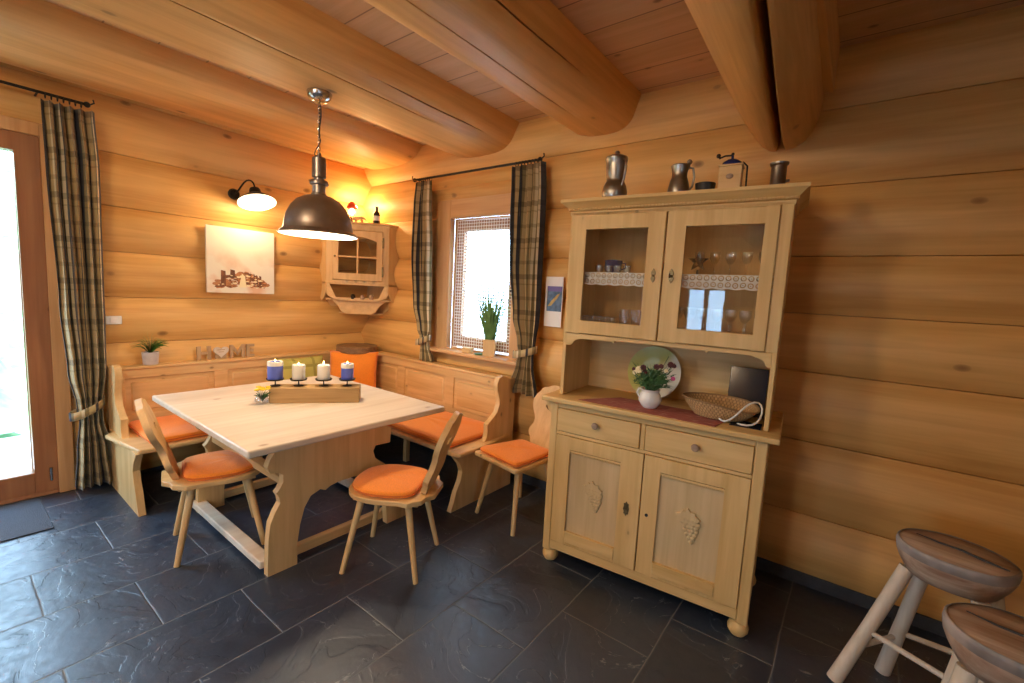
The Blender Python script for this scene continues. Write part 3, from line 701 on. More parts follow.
def back_run(axis, a0, a1, n):
    def B(mb, p0, p1, q0, q1, z0, z1):
        if axis == 'y': mb.box(q0, q1, p0, p1, z0, z1)
        else: mb.box(p0, p1, -q1, -q0, z0, z1)
    mb = MB(); B(mb, a0, a1, 0.13, 0.148, SE, 0.84); build('backrest', mb, M['pine_' + axis], bench, bevel=0.002)
    mb = MB(); B(mb, a0, a1, 0.148, 0.160, 0.775, 0.84); B(mb, a0, a1, 0.148, 0.160, SE, 0.50)
    for k in range(n + 1):
        c = a0 + (a1 - a0) * k / n; B(mb, max(a0, c - 0.05), min(a1, c + 0.05), 0.148, 0.160, 0.50, 0.775)
    build('backrest_frame', mb, M['pine_' + axis], bench, bevel=0.002)
    for k in range(n):
        c0 = a0 + (a1 - a0) * k / n + 0.085; c1 = a0 + (a1 - a0) * (k + 1) / n - 0.085
        mb = MB(); B(mb, c0, c1, 0.140, 0.157, 0.53, 0.745); build('raised_panel', mb, M['pine_' + axis], bench, bevel=0.014, seg=1)
    mb = MB(); B(mb, a0 - 0.0, a1 + 0.0, 0.065, 0.172, 0.84, 0.862); build('top_rail', mb, M['pine_' + axis], bench, bevel=0.005)
    mb = MB(); B(mb, a0, a1, 0.40, 0.42, 0.0, 0.10) if False else B(mb, a0, a1, 0.30, 0.32, 0.32, 0.40); build('apron', mb, M['pine_' + axis], bench, bevel=0.002)
back_run('y', -2.145, -0.15, 3); back_run('x', 0.16, 2.145, 3)
for x, y in ((0.37, -0.40), (0.37, -1.28), (1.22, -0.40)):
    mb = MB(); mb.box(x - 0.02, x + 0.02, y - 0.02, y + 0.02, 0, 0.40); build('leg', mb, M['pine_z'], bench)
mb = MB(); mb.prism([(0.17, -0.17), (0.54, -0.17), (0.17, -0.54)], 0.842, 0.862, 'xy'); build('corner_shelf', mb, M['pine_x'], bench, bevel=0.003)

# cushions ------------------------------------------------------------------
def pad(name, outline, z0, h, label, group, mat='orange', crown=0.012, loc=(0, 0, 0), rz=0, buttons=()):
    """soft pad from an outline, rounded edge, slightly domed"""
    t = thing(name, label, 'cushion', loc, rz, group)
    cx = sum(p[0] for p in outline) / len(outline); cy = sum(p[1] for p in outline) / len(outline)
    # resample the outline finely
    pts = []
    n = len(outline)
    for i in range(n):
        a, b = outline[i], outline[(i + 1) % n]; L = math.dist(a, b); k = max(1, int(L / 0.03))
        for q in range(k): pts.append((a[0] + (b[0] - a[0]) * q / k, a[1] + (b[1] - a[1]) * q / k))
    for _ in range(2): pts = [((pts[i - 1][0] + 2 * pts[i][0] + pts[(i + 1) % len(pts)][0]) / 4, (pts[i - 1][1] + 2 * pts[i][1] + pts[(i + 1) % len(pts)][1]) / 4) for i in range(len(pts))]
    mb = MB(); rr = []
    for s_, z in ((0.02, 0.0), (0.5, 0.0), (0.90, 0.0), (0.965, 0.06), (0.992, 0.25), (1.0, 0.5), (0.992, 0.75), (0.965, 0.92), (0.92, 1.0), (0.8, 1.0 + crown / h * 0.5), (0.6, 1 + crown / h * 0.8), (0.3, 1 + crown / h), (0.02, 1 + crown / h)):
        # shrink towards the centre by a fixed margin rather than by ratio
        ring = []
        for x, y in pts:
            dx, dy = x - cx, y - cy; r = math.hypot(dx, dy)
            if s_ > 0.85: f = (r - (1 - s_) * 0.25) / r
            else: f = s_ * (r - 0.02) / r
            w = 0.0015 * noise.noise((x * 14, y * 14, z * 3)) if 0 < z else 0
            if z > 1: w += 0.004 * noise.noise((x * 7 + loc[0], y * 7, 2))
            ring.append((cx + dx * f, cy + dy * f, z0 + h * z + w))
        rr.append(ring)
    mb.rings(rr); build('cover', mb, M[mat], t, ang=1.3)
    mb = MB(); mb.tube([(x, y, z0 + h * 0.5) for x, y in pts + pts[:1]], 0.0035, 6, False); build('piping', mb, M['orange_dark' if mat == 'orange' else mat], t)
    return t
pad('bench_cushion', [(0.19, -2.10), (0.755, -2.10), (0.765, -1.0), (0.19, -1.0)], SE + 0.001, 0.042, 'long orange seat cushion on the bench along the left wall', 'orange bench cushions')
pad('bench_cushion', [(0.85, -0.76), (2.115, -0.765), (2.11, -0.19), (0.85, -0.19)], SE + 0.001, 0.042, 'long orange seat cushion on the bench under the window', 'orange bench cushions')
def pillow(name, w, h, d, mat, label, loc, rot, group):
    mb = MB(); N = 18; g = {}
    for side in (1, -1):
        for i in range(N + 1):
            for j in range(N + 1):
                u, v = i / N * 2 - 1, j / N * 2 - 1
                e = (max(0, 1 - abs(u) ** 2.6) * max(0, 1 - abs(v) ** 2.6)) ** 0.42
                pin = 1 - 0.05 * (1 - u * u) * abs(v) - 0.0; pin2 = 1 - 0.05 * (1 - v * v) * abs(u)
                g[side, i, j] = mb.bm.verts.new((u * w / 2 * pin2, side * d / 2 * e + 0.006 * noise.noise((u * 2, v * 2, side)) * e, v * h / 2 * pin))
        for i in range(N):
            for j in range(N): mb.bm.faces.new((g[side, i, j], g[side, i + 1, j], g[side, i + 1, j + 1], g[side, i, j + 1]))
    o = build(name, mb, M[mat], ang=2.0, loc=loc, rot=rot); return tag(o, label, 'cushion', group)
pillow('throw_pillow', 0.46, 0.42, 0.13, 'orange', 'square orange cushion standing in the corner of the bench', (0.43, -0.43, 0.682), (-0.16, 0, PI / 4), 'throw pillows')
pillow('throw_pillow', 0.44, 0.38, 0.11, 'check', 'yellow-green checked cushion leaning on the bench back beside the orange one', (0.27, -0.86, 0.66), (-0.14, 0, PI / 2), 'throw pillows')
mb = MB(); mb.lathe([(0.02, 0), (0.185, 0), (0.198, 0.006), (0.20, 0.03), (0.196, 0.032), (0.197, 0.036), (0.199, 0.06), (0.192, 0.066), (0.17, 0.066), (0.165, 0.060), (0.02, 0.060)], 40)
tag(build('wooden_box', mb, M['disc_wood'], loc=(0.31, -0.31, 0.864)), 'round dark wooden lidded box in the bench corner above the orange cushion', 'box')

# ------------------------------------------------------------------ table
table = thing('dining_table', 'large pale pine dining table with carved trestle legs', 'table', (1.49, -1.48, 0), 0)
tx0, tx1, ty0, ty1 = 0.745 - 1.49, 2.16 - 1.49, -2.085 + 1.48, -0.865 + 1.48
mb = MB(); mb.box(tx0, tx1, ty0, ty1, 0.725, 0.762); build('tabletop', mb, M['table_y'], table, bevel=0.010, seg=3)
def leg_panel(x):
    # shaped board in the yz plane: two curvy legs joined by an arch
    h = [(-0.435, 0.725), (-0.40, 0.70), (-0.405, 0.665), (-0.43, 0.63), (-0.445, 0.59), (-0.43, 0.555), (-0.385, 0.545), (-0.365, 0.53), (-0.365, 0.49), (-0.385, 0.455), (-0.40, 0.44), (-0.385, 0.41), (-0.38, 0.38), (-0.405, 0.34), (-0.43, 0.285), (-0.44, 0.20), (-0.445, 0.06), (-0.445, 0.0),
         (-0.29, 0.0), (-0.29, 0.12), (-0.275, 0.22), (-0.25, 0.31), (-0.215, 0.365), (-0.16, 0.385), (-0.13, 0.37), (-0.10, 0.385), (-0.05, 0.395)]
    far = [(0.05, 0.395), (0.10, 0.385), (0.13, 0.37), (0.16, 0.385), (0.205, 0.37), (0.235, 0.33), (0.27, 0.24), (0.29, 0.12), (0.30, 0.0), (0.455, 0.0), (0.455, 0.07), (0.42, 0.12), (0.37, 0.20), (0.345, 0.30), (0.31, 0.38), (0.25, 0.43), (0.20, 0.47), (0.185, 0.52), (0.20, 0.55), (0.31, 0.545), (0.315, 0.64), (0.275, 0.66), (0.27, 0.725)]
    poly = h + far
    mb = MB(); mb.prism(poly, x - 0.022, x + 0.022, 'yz'); return mb
for x in (1.985 - 1.49, 1.00 - 1.49): build('leg_panel', leg_panel(x - 0.022), M['pine_z'], table, bevel=0.006)
for y in (-0.425, 0.425):
    mb = MB(); mb.box(0.94 - 1.49, 1.940 - 1.49, y - 0.04, y + 0.03, 0.030, 0.072); build('foot_rail', mb, M['table_y'], table, bevel=0.006)
for x in (1.94 - 1.49, 0.95 - 1.49):
    mb = MB(); mb.box(x - 0.045, x - 0.002, -0.39, 0.44, 0.02, 0.075); build('cross_rail', mb, M['pine_y'], table, bevel=0.006)
for y in (-0.33, 0.12):
    mb = MB(); mb.box(1.0 - 1.49, 1.96 - 1.49, y - 0.03, y + 0.03, 0.46, 0.50); build('stretcher', mb, M['pine_x'], table, bevel=0.004)

# ------------------------------------------------------------------ chairs
def chair(label, cushion_label, loc, rz, square=False):
    t = thing('dining_chair', label, 'chair', loc, rz, 'pine chairs at the table')
    if square: seat = [(-0.215, 0.225), (-0.20, 0.235), (0.20, 0.235), (0.215, 0.225), (0.175, -0.13), (0.15, -0.20), (0.10, -0.235), (-0.10, -0.235), (-0.15, -0.20), (-0.175, -0.13)]
    else:
        seat = [(0.215 * math.copysign(abs(math.cos(a)) ** 0.8, math.cos(a)), 0.01 + 0.22 * math.sin(a) ** 0.85) for a in [PI * k / 16 for k in range(17)]]
        seat = seat[::-1] if False else seat
        seat += [(-0.205, -0.10), (-0.215, -0.155), (-0.19, -0.18), (-0.165, -0.215), (-0.12, -0.225), (-0.08, -0.26), (0.08, -0.26), (0.12, -0.225), (0.165, -0.215), (0.19, -0.18), (0.215, -0.155), (0.205, -0.10)]
    mb = MB(); mb.prism(seat, 0.415, 0.442, 'xy'); build('seat', mb, M['pine_y'], t, bevel=0.007)
    for sx in (-1, 1):
        mb = MB(); mb.box(sx * 0.12 - 0.028, sx * 0.12 + 0.028, -0.19, 0.17, 0.393, 0.415); build('seat_batten', mb, M['pine_y'], t, bevel=0.003)
    for sx in (-1, 1):
        for y0, y1 in ((0.13, 0.205), (-0.13, -0.205)):
            mb = MB(); mb.tube([(sx * 0.125, y0, 0.40), (sx * 0.187, y1, 0.0)], [0.020, 0.0145], 8); build('leg', mb, M['pine_z'], t, ang=0.9)
    half = [(0.085, 0.0), (0.10, 0.03), (0.105, 0.055), (0.13, 0.075), (0.145, 0.10), (0.135, 0.13), (0.115, 0.155), (0.11, 0.185), (0.125, 0.22), (0.155, 0.255), (0.175, 0.295), (0.178, 0.335), (0.16, 0.375), (0.135, 0.395), (0.125, 0.42), (0.10, 0.44), (0.075, 0.438), (0.05, 0.452), (0.02, 0.465)]
    out = half + [(-a, b) for a, b in half[::-1]]
    tilt = Matrix.Translation((0, -0.195, 0.438)) @ Matrix.Rotation(0.33, 4, 'X')
    # board with an oval grip hole: outer outline bridged to the hole ring
    mb = MB(); n = 64
    def along(poly, k):
        L = [math.dist(poly[i], poly[(i + 1) % len(poly)]) for i in range(len(poly))]; T = sum(L) * k; i = 0
        while T > L[i] and i < len(poly) - 1: T -= L[i]; i += 1
        a, b = poly[i], poly[(i + 1) % len(poly)]; q = T / L[i]; return (a[0] + (b[0] - a[0]) * q, a[1] + (b[1] - a[1]) * q)
    O = [along(out, k / n) for k in range(n)]; cz = 0.30
    H = []
    for (x, z) in O:
        a = math.atan2(z - cz, x); H.append((0.042 * math.cos(a), cz + 0.020 * math.sin(a) + 0.006 * abs(math.cos(a))))
    ring = [[tilt @ Vector((x, y, z)) for x, z in P] for P, y in ((O, -0.015), (O, 0.015), (H, 0.015), (H, -0.015), (O, -0.015))]
    mb.rings(ring, True, False); build('backrest', mb, M['pine_z'], t, bevel=0.004, ang=0.7)
    if square: co_ = [(-0.195, 0.215), (0.195, 0.215), (0.155, -0.165), (-0.155, -0.165)]
    else: co_ = [(0.20 * math.copysign(abs(math.cos(a)) ** 0.8, math.cos(a)), 0.01 + 0.205 * max(0, math.sin(a)) ** 0.85) for a in [PI * k / 16 for k in range(17)]] + [(-0.185, -0.10), (-0.155, -0.165), (0.155, -0.165), (0.185, -0.10)]
    pad('chair_cushion', co_, 0.4425, 0.036, cushion_label, 'orange chair cushions', loc=loc, rz=rz)
    return t
chair('pine chair pushed under the left end of the table, its back towards the balcony door', 'orange cushion on the chair at the left end of the table', (1.425, -1.95, 0), math.radians(-15))
chair('pine chair in front of the table with its back to the cupboard', 'rounded orange cushion on the chair in front of the table', (2.314, -1.39, 0), math.radians(120))
chair('pine chair against the wall between the bench end and the cupboard', 'squarish orange cushion on the chair between bench and cupboard', (2.53, -0.50, 0), math.radians(169.6), True)

# ------------------------------------------------------------------ hutch cupboard
HX, HY, HR = 2.915, -0.86, 0.09
hutch = thing('hutch', 'tall pale pine dresser with glazed upper doors and carved lower doors', 'cupboard', (HX, HY, 0), HR)
HT = Matrix.Translation((HX, HY, 0)) @ RZ(HR)
def HW(x, y, z=0): return HT @ Vector((x, y, z))
def hp(name, mb, mat='hutch_z', parent=None, **k): return build(name, mb, M[mat], parent or hutch, **k)
# lower body
mb = MB()
mb.box(0.04, 0.085, 0.04, 0.085, 0.07, 0.945); mb.box(1.06, 1.108, 0.04, 0.085, 0.07, 0.945)
mb.box(0.045, 0.062, 0.085, 0.56, 0.08, 0.945); mb.box(1.088, 1.105, 0.085, 0.56, 0.08, 0.945)
mb.box(0.062, 1.088, 0.545, 0.56, 0.08, 0.945); mb.box(0.062, 1.088, 0.06, 0.545, 0.08, 0.10)
hp('lower_carcass', mb, bevel=0.006)
mb = MB(); mb.box(0.085, 1.06, 0.042, 0.085, 0.085, 0.137); hp('bottom_rail', mb, 'hutch_x', bevel=0.003)
mb = MB(); mb.box(0.085, 1.06, 0.042, 0.085, 0.765, 0.782); mb.box(0.085, 1.06, 0.042, 0.085, 0.915, 0.945); mb.box(0.552, 0.574, 0.042, 0.085, 0.782, 0.915)
hp('front_rails', mb, 'hutch_x', bevel=0.003)
mb = MB(); mb.box(-0.005, 1.15, 0.0, 0.60, 0.948, 0.976); hp('worktop', mb, 'hutch_x', bevel=0.007, seg=3)
mb = MB(); mb.prism([(-0.0, 0.948), (0.04, 0.948), (0.04, 0.87), (0.022, 0.885), (0.005, 0.92)], 0.05, 0.09, 'xz'); hp('bracket', mb, bevel=0.003)
for x, y in ((0.078, 0.078), (1.07, 0.078), (0.078, 0.52), (1.07, 0.52)):
    mb = MB(); mb.lathe([(0.02, 0.0), (0.032, 0.004), (0.044, 0.022), (0.046, 0.040), (0.040, 0.058), (0.030, 0.068), (0.034, 0.074), (0.034, 0.084), (0.01, 0.085)], 20, TR(x, y, 0)); hp('ball_foot', mb)
def drawer(x0, x1):
    mb = MB(); mb.box(x0, x1, 0.036, 0.06, 0.785, 0.912); d = hp('drawer', mb, 'hutch_x', bevel=0.004)
    mb = MB(); mb.lathe([(0.006, 0), (0.009, 0.006), (0.010, 0.014), (0.017, 0.02), (0.019, 0.028), (0.014, 0.035), (0.003, 0.037)], 16, TR((x0 + x1) / 2, 0.036, 0.86) @ Matrix.Rotation(PI / 2, 4, 'X')); build('knob', mb, M['bark_wood'], d)
drawer(0.088, 0.549); drawer(0.577, 1.057)
def low_door(x0, x1, px0, px1):
    z0, z1 = 0.140, 0.762; pz0, pz1 = 0.218, 0.690
    mb = MB()
    mb.box(x0, px0, 0.036, 0.06, z0, z1); mb.box(px1, x1, 0.036, 0.06, z0, z1); mb.box(px0, px1, 0.036, 0.06, z0, pz0); mb.box(px0, px1, 0.036, 0.06, pz1, z1)
    d = hp('door', mb, bevel=0.003)
    mb = MB(); mb.box(px0 - 0.005, px1 + 0.005, 0.052, 0.058, pz0 - 0.005, pz1 + 0.005); build('door_panel', mb, M['hutch_panel'], d)
    mb = MB(); mb.box(px0, px1, 0.038, 0.052, pz1 - 0.012, pz1 - 0.002)
    nt_ = 34
    for k in range(nt_): x = px0 + (px1 - px0) * (k + 0.25) / nt_; mb.box(x, x + (px1 - px0) / nt_ * 0.5, 0.040, 0.053, pz1 - 0.020, pz1 - 0.012)
    build('toothed_moulding', mb, M['hutch_x'], d)
    mb = MB(); mb.prism([(px0 + 0.004, pz0 - 0.062), (px1 - 0.005, pz0 - 0.062), (px1 - 0.005, pz0 - 0.012), (px1 - 0.02, pz0 + 0.002), (px0 + 0.004, pz0 + 0.002)], 0.0325, 0.040, 'xz'); build('lower_board', mb, M['hutch_x'], d, bevel=0.003)
    # carved vine leaf over a bunch of grapes
    cx, cz = (px0 + px1) / 2 - 0.0, 0.462; mb = MB()
    for r_, n_ in enumerate((4, 5, 4, 4, 3, 2, 1)):
        for k in range(n_): mb.sphere((cx + 0.010 + (k - (n_ - 1) / 2) * 0.0175 + 0.002 * r_, 0.049, cz + 0.030 - r_ * 0.0180), 0.0125, (1, 0.9, 1), 8)
    leafp = [(0, 0.085), (0.012, 0.066), (0.034, 0.068), (0.036, 0.050), (0.056, 0.040), (0.046, 0.022), (0.050, 0.002), (0.030, 0.004), (0.018, -0.012), (0.004, 0.006), (-0.016, -0.010), (-0.022, 0.010), (-0.046, 0.006), (-0.040, 0.028), (-0.052, 0.044), (-0.030, 0.052), (-0.024, 0.070), (-0.010, 0.064)]
    mb.prism([(cx + a * 1.05 - 0.004, cz + 0.004 + b * 0.95) for a, b in leafp], 0.040, 0.053, 'xz')
    for a, b in leafp[::3]: mb.tube([(cx, 0.044, cz + 0.012), (cx + a * 0.75, 0.043, cz + 0.004 + b * 0.75)], 0.0022, 5)
    build('carved_grapes', mb, M['hutch_panel'], d, bevel=0.0015)
    return d
dl = low_door(0.088, 0.578, 0.172, 0.468); dr = low_door(0.584, 1.058, 0.663, 0.960)
mb = MB(); mb.prism([(0.512 + a, 0.455 + b) for a, b in ((0, 0.040), (0.008, 0.028), (0.013, 0.030), (0.011, 0.016), (0.016, 0), (0.010, -0.014), (0.013, -0.026), (0.006, -0.026), (0, -0.038), (-0.006, -0.026), (-0.013, -0.026), (-0.010, -0.014), (-0.016, 0), (-0.011, 0.016), (-0.013, 0.030), (-0.008, 0.028))], 0.031, 0.036, 'xz')
mb.sphere((0.512, 0.029, 0.455), 0.006); build('escutcheon', mb, M['brass_dark'], dl, bevel=0.001)
mb = MB(); mb.lathe([(0.002, 0), (0.008, 0.0), (0.008, 0.004), (0.003, 0.004)], 12, TR(0.617, 0.036, 0.455) @ Matrix.Rotation(PI / 2, 4, 'X')); build('keyhole', mb, M['iron'], dr)
# upper body
UY, UB, UT = 0.10, 0.48, 1.985
mb = MB(); 
for b in ((0.060, 0.080, UY, UB, 0.977, UT), (1.080, 1.100, UY, UB, 0.977, UT), (0.080, 1.080, UY + 0.03, UB, 1.375, 1.392), (0.080, 1.080, UY + 0.04, UB, 1.655, 1.668), (0.080, 1.080, UY, UB, 1.968, UT)): mb.box(*b)
hp('upper_carcass', mb, bevel=0.003)
mb = MB(); mb.box(0.080, 1.080, UB - 0.012, UB, 1.392, 1.968); mb.box(0.0803, 0.082, UY + 0.03, UB - 0.012, 1.392, 1.968); mb.box(1.078, 1.0797, UY + 0.03, UB - 0.012, 1.392, 1.968); hp('cabinet_lining', mb, 'hutch_in')
mb = MB(); mb.box(0.080, 1.080, UB - 0.014, UB - 0.002, 0.977, 1.375); hp('niche_back', mb, 'hutch_x')
sc = [(0.080, 1.330), (1.080, 1.330), (1.080, 1.262), (1.068, 1.262), (1.058, 1.272), (1.052, 1.290), (1.035, 1.300), (1.015, 1.303), (1.0, 1.310), (0.82, 1.310), (0.812, 1.296), (0.805, 1.310), (0.36, 1.310), (0.352, 1.296), (0.345, 1.306), (0.17, 1.303), (0.14, 1.296), (0.125, 1.286), (0.118, 1.272), (0.105, 1.264), (0.080, 1.262)]
mb = MB(); mb.prism(sc, UY, UY + 0.018, 'xz'); hp('scalloped_rail', mb, 'hutch_x', bevel=0.002)
mb = MB(); mb.box(1.052, 1.100, UY - 0.002, UY + 0.02, 1.33, 1.975); hp('corner_stile', mb, bevel=0.003)
mb = MB()
prof = [(0.0, 1.972), (0.0, 1.990), (-0.010, 1.994), (-0.010, 2.004), (-0.016, 2.010), (-0.034, 2.028), (-0.044, 2.034), (-0.044, 2.050)]
rr = []
for o_, z in prof: rr.append([(0.055 + o_, UB, z), (0.055 + o_, UY + o_, z), (1.105 - o_, UY + o_, z), (1.105 - o_, UB, z)])
mb.rings(rr, True, True)
hp('cornice', mb, 'hutch_x', bevel=0.0015)
mb = MB()
for k in range(64): x = 0.046 + k * (1.068 / 64); mb.box(x, x + 0.010, UY - 0.018, UY + 0.0, 1.995, 2.004)
hp('dentil_moulding', mb, 'hutch_x')
def up_door(x0, x1, gx0, gx1):
    z0, z1, gz0, gz1 = 1.335, 1.966, 1.405, 1.892
    mb = MB(); y0, y1 = UY - 0.014, UY + 0.012
    mb.box(x0, gx0, y0, y1, z0, z1); mb.box(gx1, x1, y0, y1, z0, z1); mb.box(gx0, gx1, y0, y1, z0, gz0); mb.box(gx0, gx1, y0, y1, gz1, z1)
    d = hp('door', mb, bevel=0.003)
    mb = MB(); mb.box(gx0 - 0.004, gx1 + 0.004, UY - 0.001, UY + 0.002, gz0 - 0.004, gz1 + 0.004); build('pane', mb, M['old_pane'], d, smooth=False)
    return d
ul = up_door(0.074, 0.574, 0.158, 0.494); ur = up_door(0.582, 1.050, 0.667, 1.000)
for d_, x in ((ul, 0.535), (ur, 0.622)):
    mb = MB(); mb.prism([(x + a, 1.655 + b) for a, b in ((0, 0.036), (0.008, 0.024), (0.012, 0.010), (0.007, 0), (0.012, -0.012), (0.006, -0.026), (0, -0.034), (-0.006, -0.026), (-0.012, -0.012), (-0.007, 0), (-0.012, 0.010), (-0.008, 0.024))], UY - 0.019, UY - 0.014, 'xz')
    mb.sphere((x, UY - 0.022, 1.655), 0.006); build('escutcheon', mb, M['brass_dark'], d_, bevel=0.001)
mb = MB(); mb.tube([(0.622, UY - 0.02, 1.655), (0.622, UY - 0.045, 1.655)], 0.003, 6); mb.lathe([(0.005, -0.002), (0.011, -0.002), (0.011, 0.002), (0.005, 0.002), (0.005, -0.002)], 12, TR(0.622, UY - 0.052, 1.655) @ Matrix.Rotation(PI / 2, 4, 'Y'), False); build('key', mb, M['iron'], ur)
# lace edging on the shelf
for x0, x1 in ((0.085, 0.562), (0.600, 1.075)):
    mb = MB(); N = 60; rr = []
    for k in range(N + 1):
        x = x0 + (x1 - x0) * k / N; zb = 1.607 - 0.006 * abs(math.sin(k / N * PI * 7)); rr.append([(x, UY + 0.036, 1.670), (x, UY + 0.034, zb)])
    mb.rings(rr, False, False, lambda i, j, a=x0, b=x1: (a + (b - a) * i / N if False else i / N * (b - a) / 0.475, j * 0.14)); o = hp('lace_edging', mb, 'lace', smooth=False, solid=0.0008); o['label'] = 'white lace shelf edging'

# things in and on the hutch ---------------------------------------------------
def put(name, mb, mat, label, cat, x, y, z, group=None, rz=0, **k):
    o = build(name, mb, M[mat], **k); o.location = HW(x, y, z); o.rotation_euler = (0, 0, HR + rz); return tag(o, label, cat, group)
def gl_prof(r, h, t=0.0015, foot=0): return [(0.002, 0.0), (r * 0.85, 0.0), (r * 0.88, 0.003), (r, h), (r - t, h), (r * 0.86 - t, 0.006), (0.002, 0.006)]
zf = 1.393
first = None
small = [(0.19 + 0.0 * k, 0) for k in range(0)]
def glassrow(proto, places, label, grp):
    for i, (x, y, z) in enumerate(places):
        o = proto if i == 0 else proto.copy()
        if i: C.objects.link(o)
        o.location = HW(x, y, z); o['label'] = label; o['category'] = 'glass'; o['group'] = grp
mb = MB(); mb.lathe(gl_prof(0.016, 0.038), 12, None, False); g0 = build('schnapps_glass', mb, M['clear'])
glassrow(g0, [(0.135 + 0.036 * k, y_, zf) for y_ in (0.16, 0.205) for k in range(6)], 'tiny clear schnapps glass on the lower shelf behind the left glazed door', 'schnapps glasses behind the left glazed door')
mb = MB(); mb.lathe(gl_prof(0.026, 0.085), 14, None, False); g1 = build('tumbler', mb, M['clear'])
glassrow(g1, [(0.375, 0.17, zf), (0.435, 0.18, zf), (0.40, 0.24, zf)], 'clear drinking glass at the right of the lower shelf behind the left glazed door', 'tumblers behind the left glazed door')
mb = MB(); mb.lathe(gl_prof(0.026, 0.080), 14, None, False); g2 = build('tumbler', mb, M['blue_clear'])
glassrow(g2, [(0.49, 0.17, zf), (0.475, 0.235, zf)], 'blue drinking glass at the right end of the lower shelf behind the left glazed door', 'blue tumblers behind the left glazed door')
mb = MB(); mb.lathe([(0.003, 0), (0.024, 0.0), (0.0245, 0.003), (0.004, 0.008), (0.003, 0.05), (0.014, 0.062), (0.024, 0.085), (0.023, 0.115), (0.0215, 0.115), (0.022, 0.085), (0.012, 0.064), (0.001, 0.06)], 14, None, False); g3 = build('wine_glass', mb, M['clear'])
glassrow(g3, [(0.64 + 0.062 * k, y_, zf) for y_ in (0.17, 0.245) for k in range(7)], 'stemmed wine glass on the lower shelf behind the right glazed door', 'wine glasses behind the right glazed door')
g4 = g3.copy(); C.objects.link(g4)
glassrow(g4, [(0.72 + 0.07 * k, 0.22, 1.669) for k in range(5)], 'stemmed wine glass on the upper shelf behind the right glazed door', 'wine glasses on the upper right shelf')
mb = MB(); mb.lathe(gl_prof(0.022, 0.040), 12, None, False); g5 = build('glass_bowl', mb, M['clear'])
glassrow(g5, [(0.215 + 0.052 * k, 0.17, 1.669) for k in range(4)], 'small clear glass on the upper shelf behind the left glazed door', 'small glasses on the upper left shelf')
t = thing('stacked_cup', 'dark blue wide cup on the upper shelf behind the left glazed door', 'cup', HW(0.262, 0.26, 1.669), HR)
mb = MB(); mb.lathe([(0.005, 0), (0.030, 0), (0.046, 0.02), (0.050, 0.075), (0.046, 0.075), (0.042, 0.022), (0.004, 0.008)], 24, None, False); build('bowl', mb, M['blue_glass_d'], t)
mb = MB(); mb.tube([(0.046, 0, 0.062), (0.070, 0, 0.058), (0.072, 0, 0.034), (0.046, 0, 0.024)], 0.004, 6); build('handle', mb, M['blue_glass_d'], t)
t = thing('mug', 'dark blue mug partly behind the stile of the left glazed door', 'mug', HW(0.485, 0.24, 1.669), HR)
mb = MB(); mb.lathe([(0.005, 0), (0.034, 0), (0.036, 0.005), (0.036, 0.085), (0.032, 0.085), (0.031, 0.008), (0.004, 0.008)], 22, None, False); build('body', mb, M['blue_glass_d'], t)
mb = MB(); mb.tube([(0.034, 0, 0.07), (0.056, 0, 0.06), (0.056, 0, 0.03), (0.034, 0, 0.02)], 0.004, 6); build('handle', mb, M['blue_glass_d'], t)
t = thing('star_ornament', 'dark star-shaped ornament on the upper shelf behind the right glazed door', 'ornament', HW(0.70, 0.30, 1.669), HR)
mb = MB(); mb.prism([((0.052 if k % 2 == 0 else 0.022) * math.sin(PI * k / 5), 0.075 + (0.052 if k % 2 == 0 else 0.022) * math.cos(PI * k / 5)) for k in range(10)], -0.008, 0.008, 'xz'); build('star', mb, M['iron'], t)
mb = MB(); mb.lathe([(0.002, 0), (0.03, 0), (0.03, 0.006), (0.006, 0.01), (0.005, 0.035), (0.002, 0.035)], 16); build('foot', mb, M['iron'], t)

# on top of the cornice (z 2.05)
ZT = 2.051
def on_top(name, label, cat, X, Y, rz=0): return thing(name, label, cat, (X, Y, ZT), rz)
t = on_top('pewter_tankard', 'big bellied pewter jug, leftmost on top of the dresser', 'jug', 3.137, -0.60, -0.5)
mb = MB(); mb.lathe([(0.01, 0), (0.052, 0.0), (0.056, 0.01), (0.066, 0.035), (0.068, 0.06), (0.062, 0.088), (0.052, 0.108), (0.047, 0.118), (0.048, 0.130), (0.052, 0.15), (0.056, 0.20), (0.058, 0.225), (0.060, 0.228), (0.060, 0.236), (0.055, 0.236), (0.05, 0.2), (0.01, 0.19)], 28); build('body', mb, M['pewter'], t)
mb = MB(); mb.lathe([(0.060, 0.236), (0.058, 0.243), (0.040, 0.252), (0.014, 0.256), (0.010, 0.262), (0.014, 0.270), (0.008, 0.278), (0.001, 0.28)], 24); build('lid', mb, M['pewter'], t)
mb = MB(); mb.tube([(0.056, 0, 0.225), (0.078, 0, 0.215), (0.086, 0, 0.18), (0.074, 0, 0.12), (0.060, 0, 0.085)], 0.006, 8); build('handle', mb, M['pewter'], t)
mb = MB(); mb.tube([(-0.052, 0, 0.205), (-0.07, 0, 0.207), (-0.080, 0, 0.212)], [0.009, 0.007, 0.006], 8); build('spout', mb, M['pewter'], t)
t = on_top('pewter_tankard', 'slim pewter tankard with raised lid, second from left on the dresser', 'tankard', 3.487, -0.61, 0.5)
mb = MB(); mb.lathe([(0.01, 0), (0.050, 0.0), (0.053, 0.012), (0.052, 0.04), (0.045, 0.075), (0.036, 0.10), (0.036, 0.118), (0.042, 0.145), (0.044, 0.152), (0.040, 0.152), (0.033, 0.12), (0.01, 0.08)], 28); build('body', mb, M['pewter'], t)
mb = MB(); mb.tube([(0.038, 0, 0.148), (0.062, 0, 0.142), (0.070, 0, 0.10), (0.064, 0, 0.055), (0.048, 0, 0.035)], 0.0055, 8); build('handle', mb, M['pewter'], t)
